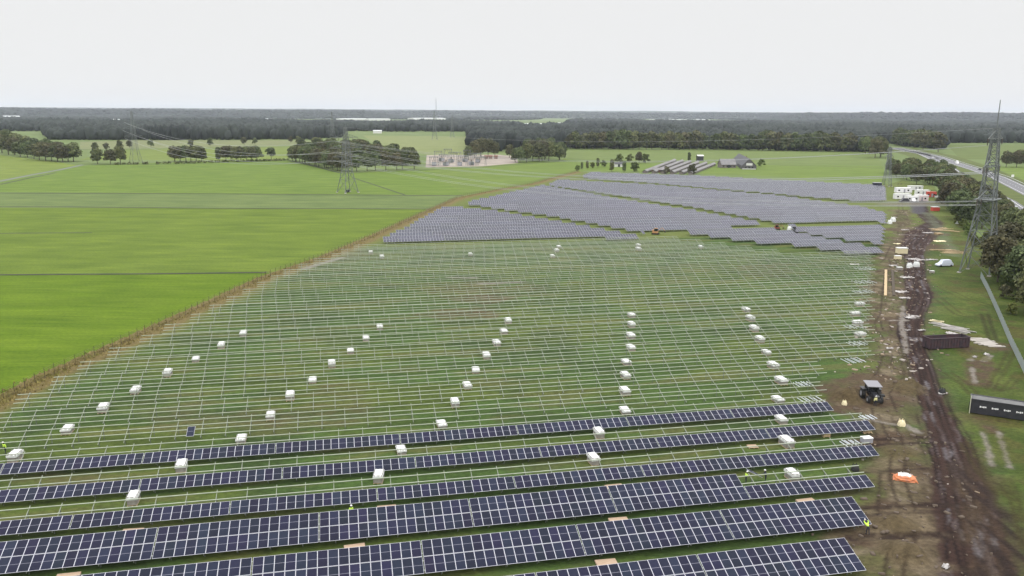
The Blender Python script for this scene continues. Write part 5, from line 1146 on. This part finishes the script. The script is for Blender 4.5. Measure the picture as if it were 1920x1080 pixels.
def car(loc, rz, m_, label, s=1., tall=0., name='car', cat='car'):
    r = thing(name, label, cat, loc, rz); L = 4.4 * s; Wd = 1.8; hb = .75 + tall * .4; ht = 1.45 + tall
    mb = MB(); X_ = [-L / 2, -L / 2 + .15, -L / 2 + 1., -L / 2 + 1.7, L / 2 - 1.1, L / 2 - .25, L / 2]
    prof_ = [(-L / 2, .35), (-L / 2 + .05, .72), (-L / 2 + 1.1, .9 + tall * .3), (L / 2 - .4, .98 + tall * .5), (L / 2, .85), (L / 2, .35)]
    for y in (-Wd / 2, Wd / 2): mb.face([(x, y, z) for x, z in (prof_ if y > 0 else prof_[::-1])])
    for (xa, za), (xb, zb) in zip(prof_, prof_[1:] + prof_[:1]): mb.face([(xa, -Wd / 2, za), (xb, -Wd / 2, zb), (xb, Wd / 2, zb), (xa, Wd / 2, za)])
    mb.obj('body', m_, r)
    g_ = MB(); a, b, c, d = -L / 2 + 1.1, -L / 2 + 1.75, L / 2 - .9, L / 2 - .35; w1, w2 = Wd / 2 - .04, Wd / 2 - .2; z1 = .9 + tall * .3
    lo_ = [(a, -w1, z1), (d, -w1, z1), (d, w1, z1), (a, w1, z1)]; hi_ = [(b, -w2, ht), (c, -w2, ht), (c, w2, ht), (b, w2, ht)]
    for i in range(4): g_.face([lo_[i], lo_[(i + 1) % 4], hi_[(i + 1) % 4], hi_[i]])
    g_.obj('windows', carglass if not tall else m_, r); MB().box(b - .02, c + .02, -w2, w2, ht, ht + .05).obj('roof', m_, r)
    for x in (-L / 2 + .8, L / 2 - .85):
        for y in (-Wd / 2 + .05, Wd / 2 - .05): MB().bar((x, y - .12, .32), (x, y + .12, .32), .32, n=12).obj('wheel', black, r)
    for y in (-.6, .6): MB().box(-L / 2 - .02, -L / 2 + .03, y - .18, y + .18, .55, .7).obj('headlight', white2, r)
    return r
def along(L_, px, py, lane):
    p = G(px, py); best = None
    for a, b in zip(L_[:-1], L_[1:]):
        a = Vector((*a, 0)); b = Vector((*b, 0)); d = b - a; t_ = max(0, min(1, (p - a).dot(d) / d.length_squared)); q = a + d * t_
        if best is None or (p - q).length < best[0]: best = ((p - q).length, q, math.atan2(d.y, d.x))
    n = Vector((-math.sin(best[2]), math.cos(best[2]), 0)); q = best[1] + n * lane
    return (q.x, q.y, .12), best[2]
for L_, px, py, ln, m_, lb, s_, tl, fl in [(NEAR, 1909, 393, -.4, white2, 'white car on the near carriageway at the right edge', 1, 0, 0), (NEAR, 1884, 372, 2, mat('dark_grey_paint', (.05, .05, .06), .3), 'dark car ahead of the white one on the near carriageway', 1, 0, 0), (NEAR, 1833, 344, 2, white2, 'white van on the near carriageway behind the pylon', 1.3, .8, 0),
                            (FAR_, 1832, 319, -1.5, mat('black_paint', (.02, .02, .025), .3), 'black car on the far carriageway left of the pylon', 1, 0, PI), (FAR_, 1797, 308, 1.5, white2, 'white lorry on the far carriageway', 2.2, 1.8, PI), (NEAR, 1745, 296, -1, white2, 'small white car far up the near carriageway', 1, 0, 0)]:
    loc, rz = along(L_, px, py, ln); car(loc, rz + fl, m_, lb, s_, tl)
car(gz(G(1695, 379)), .1, mat('dark_grey_paint', (.05, .05, .06), .3), 'dark van parked before the white cabins', 1.2, .5, 'van', 'van')
car(gz(G(1770, 500)), .2, mat('bluish_white_paint', (.6, .64, .74), .4), 'pale blue van parked left of the mast pylon', 1.2, .6, 'van', 'van')
car(gz(G(1712, 378)), 1.3, white2, 'white van in front of the pinkish cabin', 1.2, .6, 'van', 'van')
r = thing('road_sign', 'white road sign on the verge beyond the motorway', 'sign', G(1898, 336)); MB().bar((0, 0, 0), (0, 0, 3), .08).obj('post', lattice, r); MB().box(-1., 1., -.06, -.02, 1.6, 3.4).obj('sign_plate', white2, r)
for nm_, L_, o_ in (('near', NEAR, -7.2), ('far', FAR_, 7.2)):
    gr = offs(NEAR if nm_ == 'near' else FAR_, o_); r = thing('guard_rail', 'low steel guard rail along the %s carriageway beside the median' % nm_, 'guard rail', (gr[0][0], gr[0][1], 0)); m_ = MB(); po = MB()
    for a, b in zip(gr[:-1], gr[1:]):
        a = Vector((*a, .7)) - Vector((*gr[0], 0)); b = Vector((*b, .7)) - Vector((*gr[0], 0)); m_.bar(a, b, .17); n = int((b - a).length / 8)
        for q in range(n): c = a.lerp(b, q / n); po.bar((c.x, c.y, 0), (c.x, c.y, .6), .06)
    m_.obj('rail', mat('rail_steel', (.55, .56, .57), .4, .3), r); tag(po.obj('posts', lattice, r), kind='stuff')

# ------------------------------------------------------------------ haze
mb = MB(); mb.box(-14000, 14000, -1500, 19500, -1.6, 190)
hz = bpy.data.materials.new('haze_air'); hz.use_nodes = True; t = hz.node_tree; t.nodes.clear()
pv = N(t, 'ShaderNodeVolumePrincipled'); pv.inputs['Density'].default_value = .000048; pv.inputs['Color'].default_value = (.78, .83, .96, 1); pv.inputs['Anisotropy'].default_value = .2
ot = N(t, 'ShaderNodeOutputMaterial'); t.links.new(pv.outputs[0], ot.inputs['Volume'])
tag(mb.obj('haze', hz), 'thin bluish haze over the whole landscape', 'haze', kind='stuff')
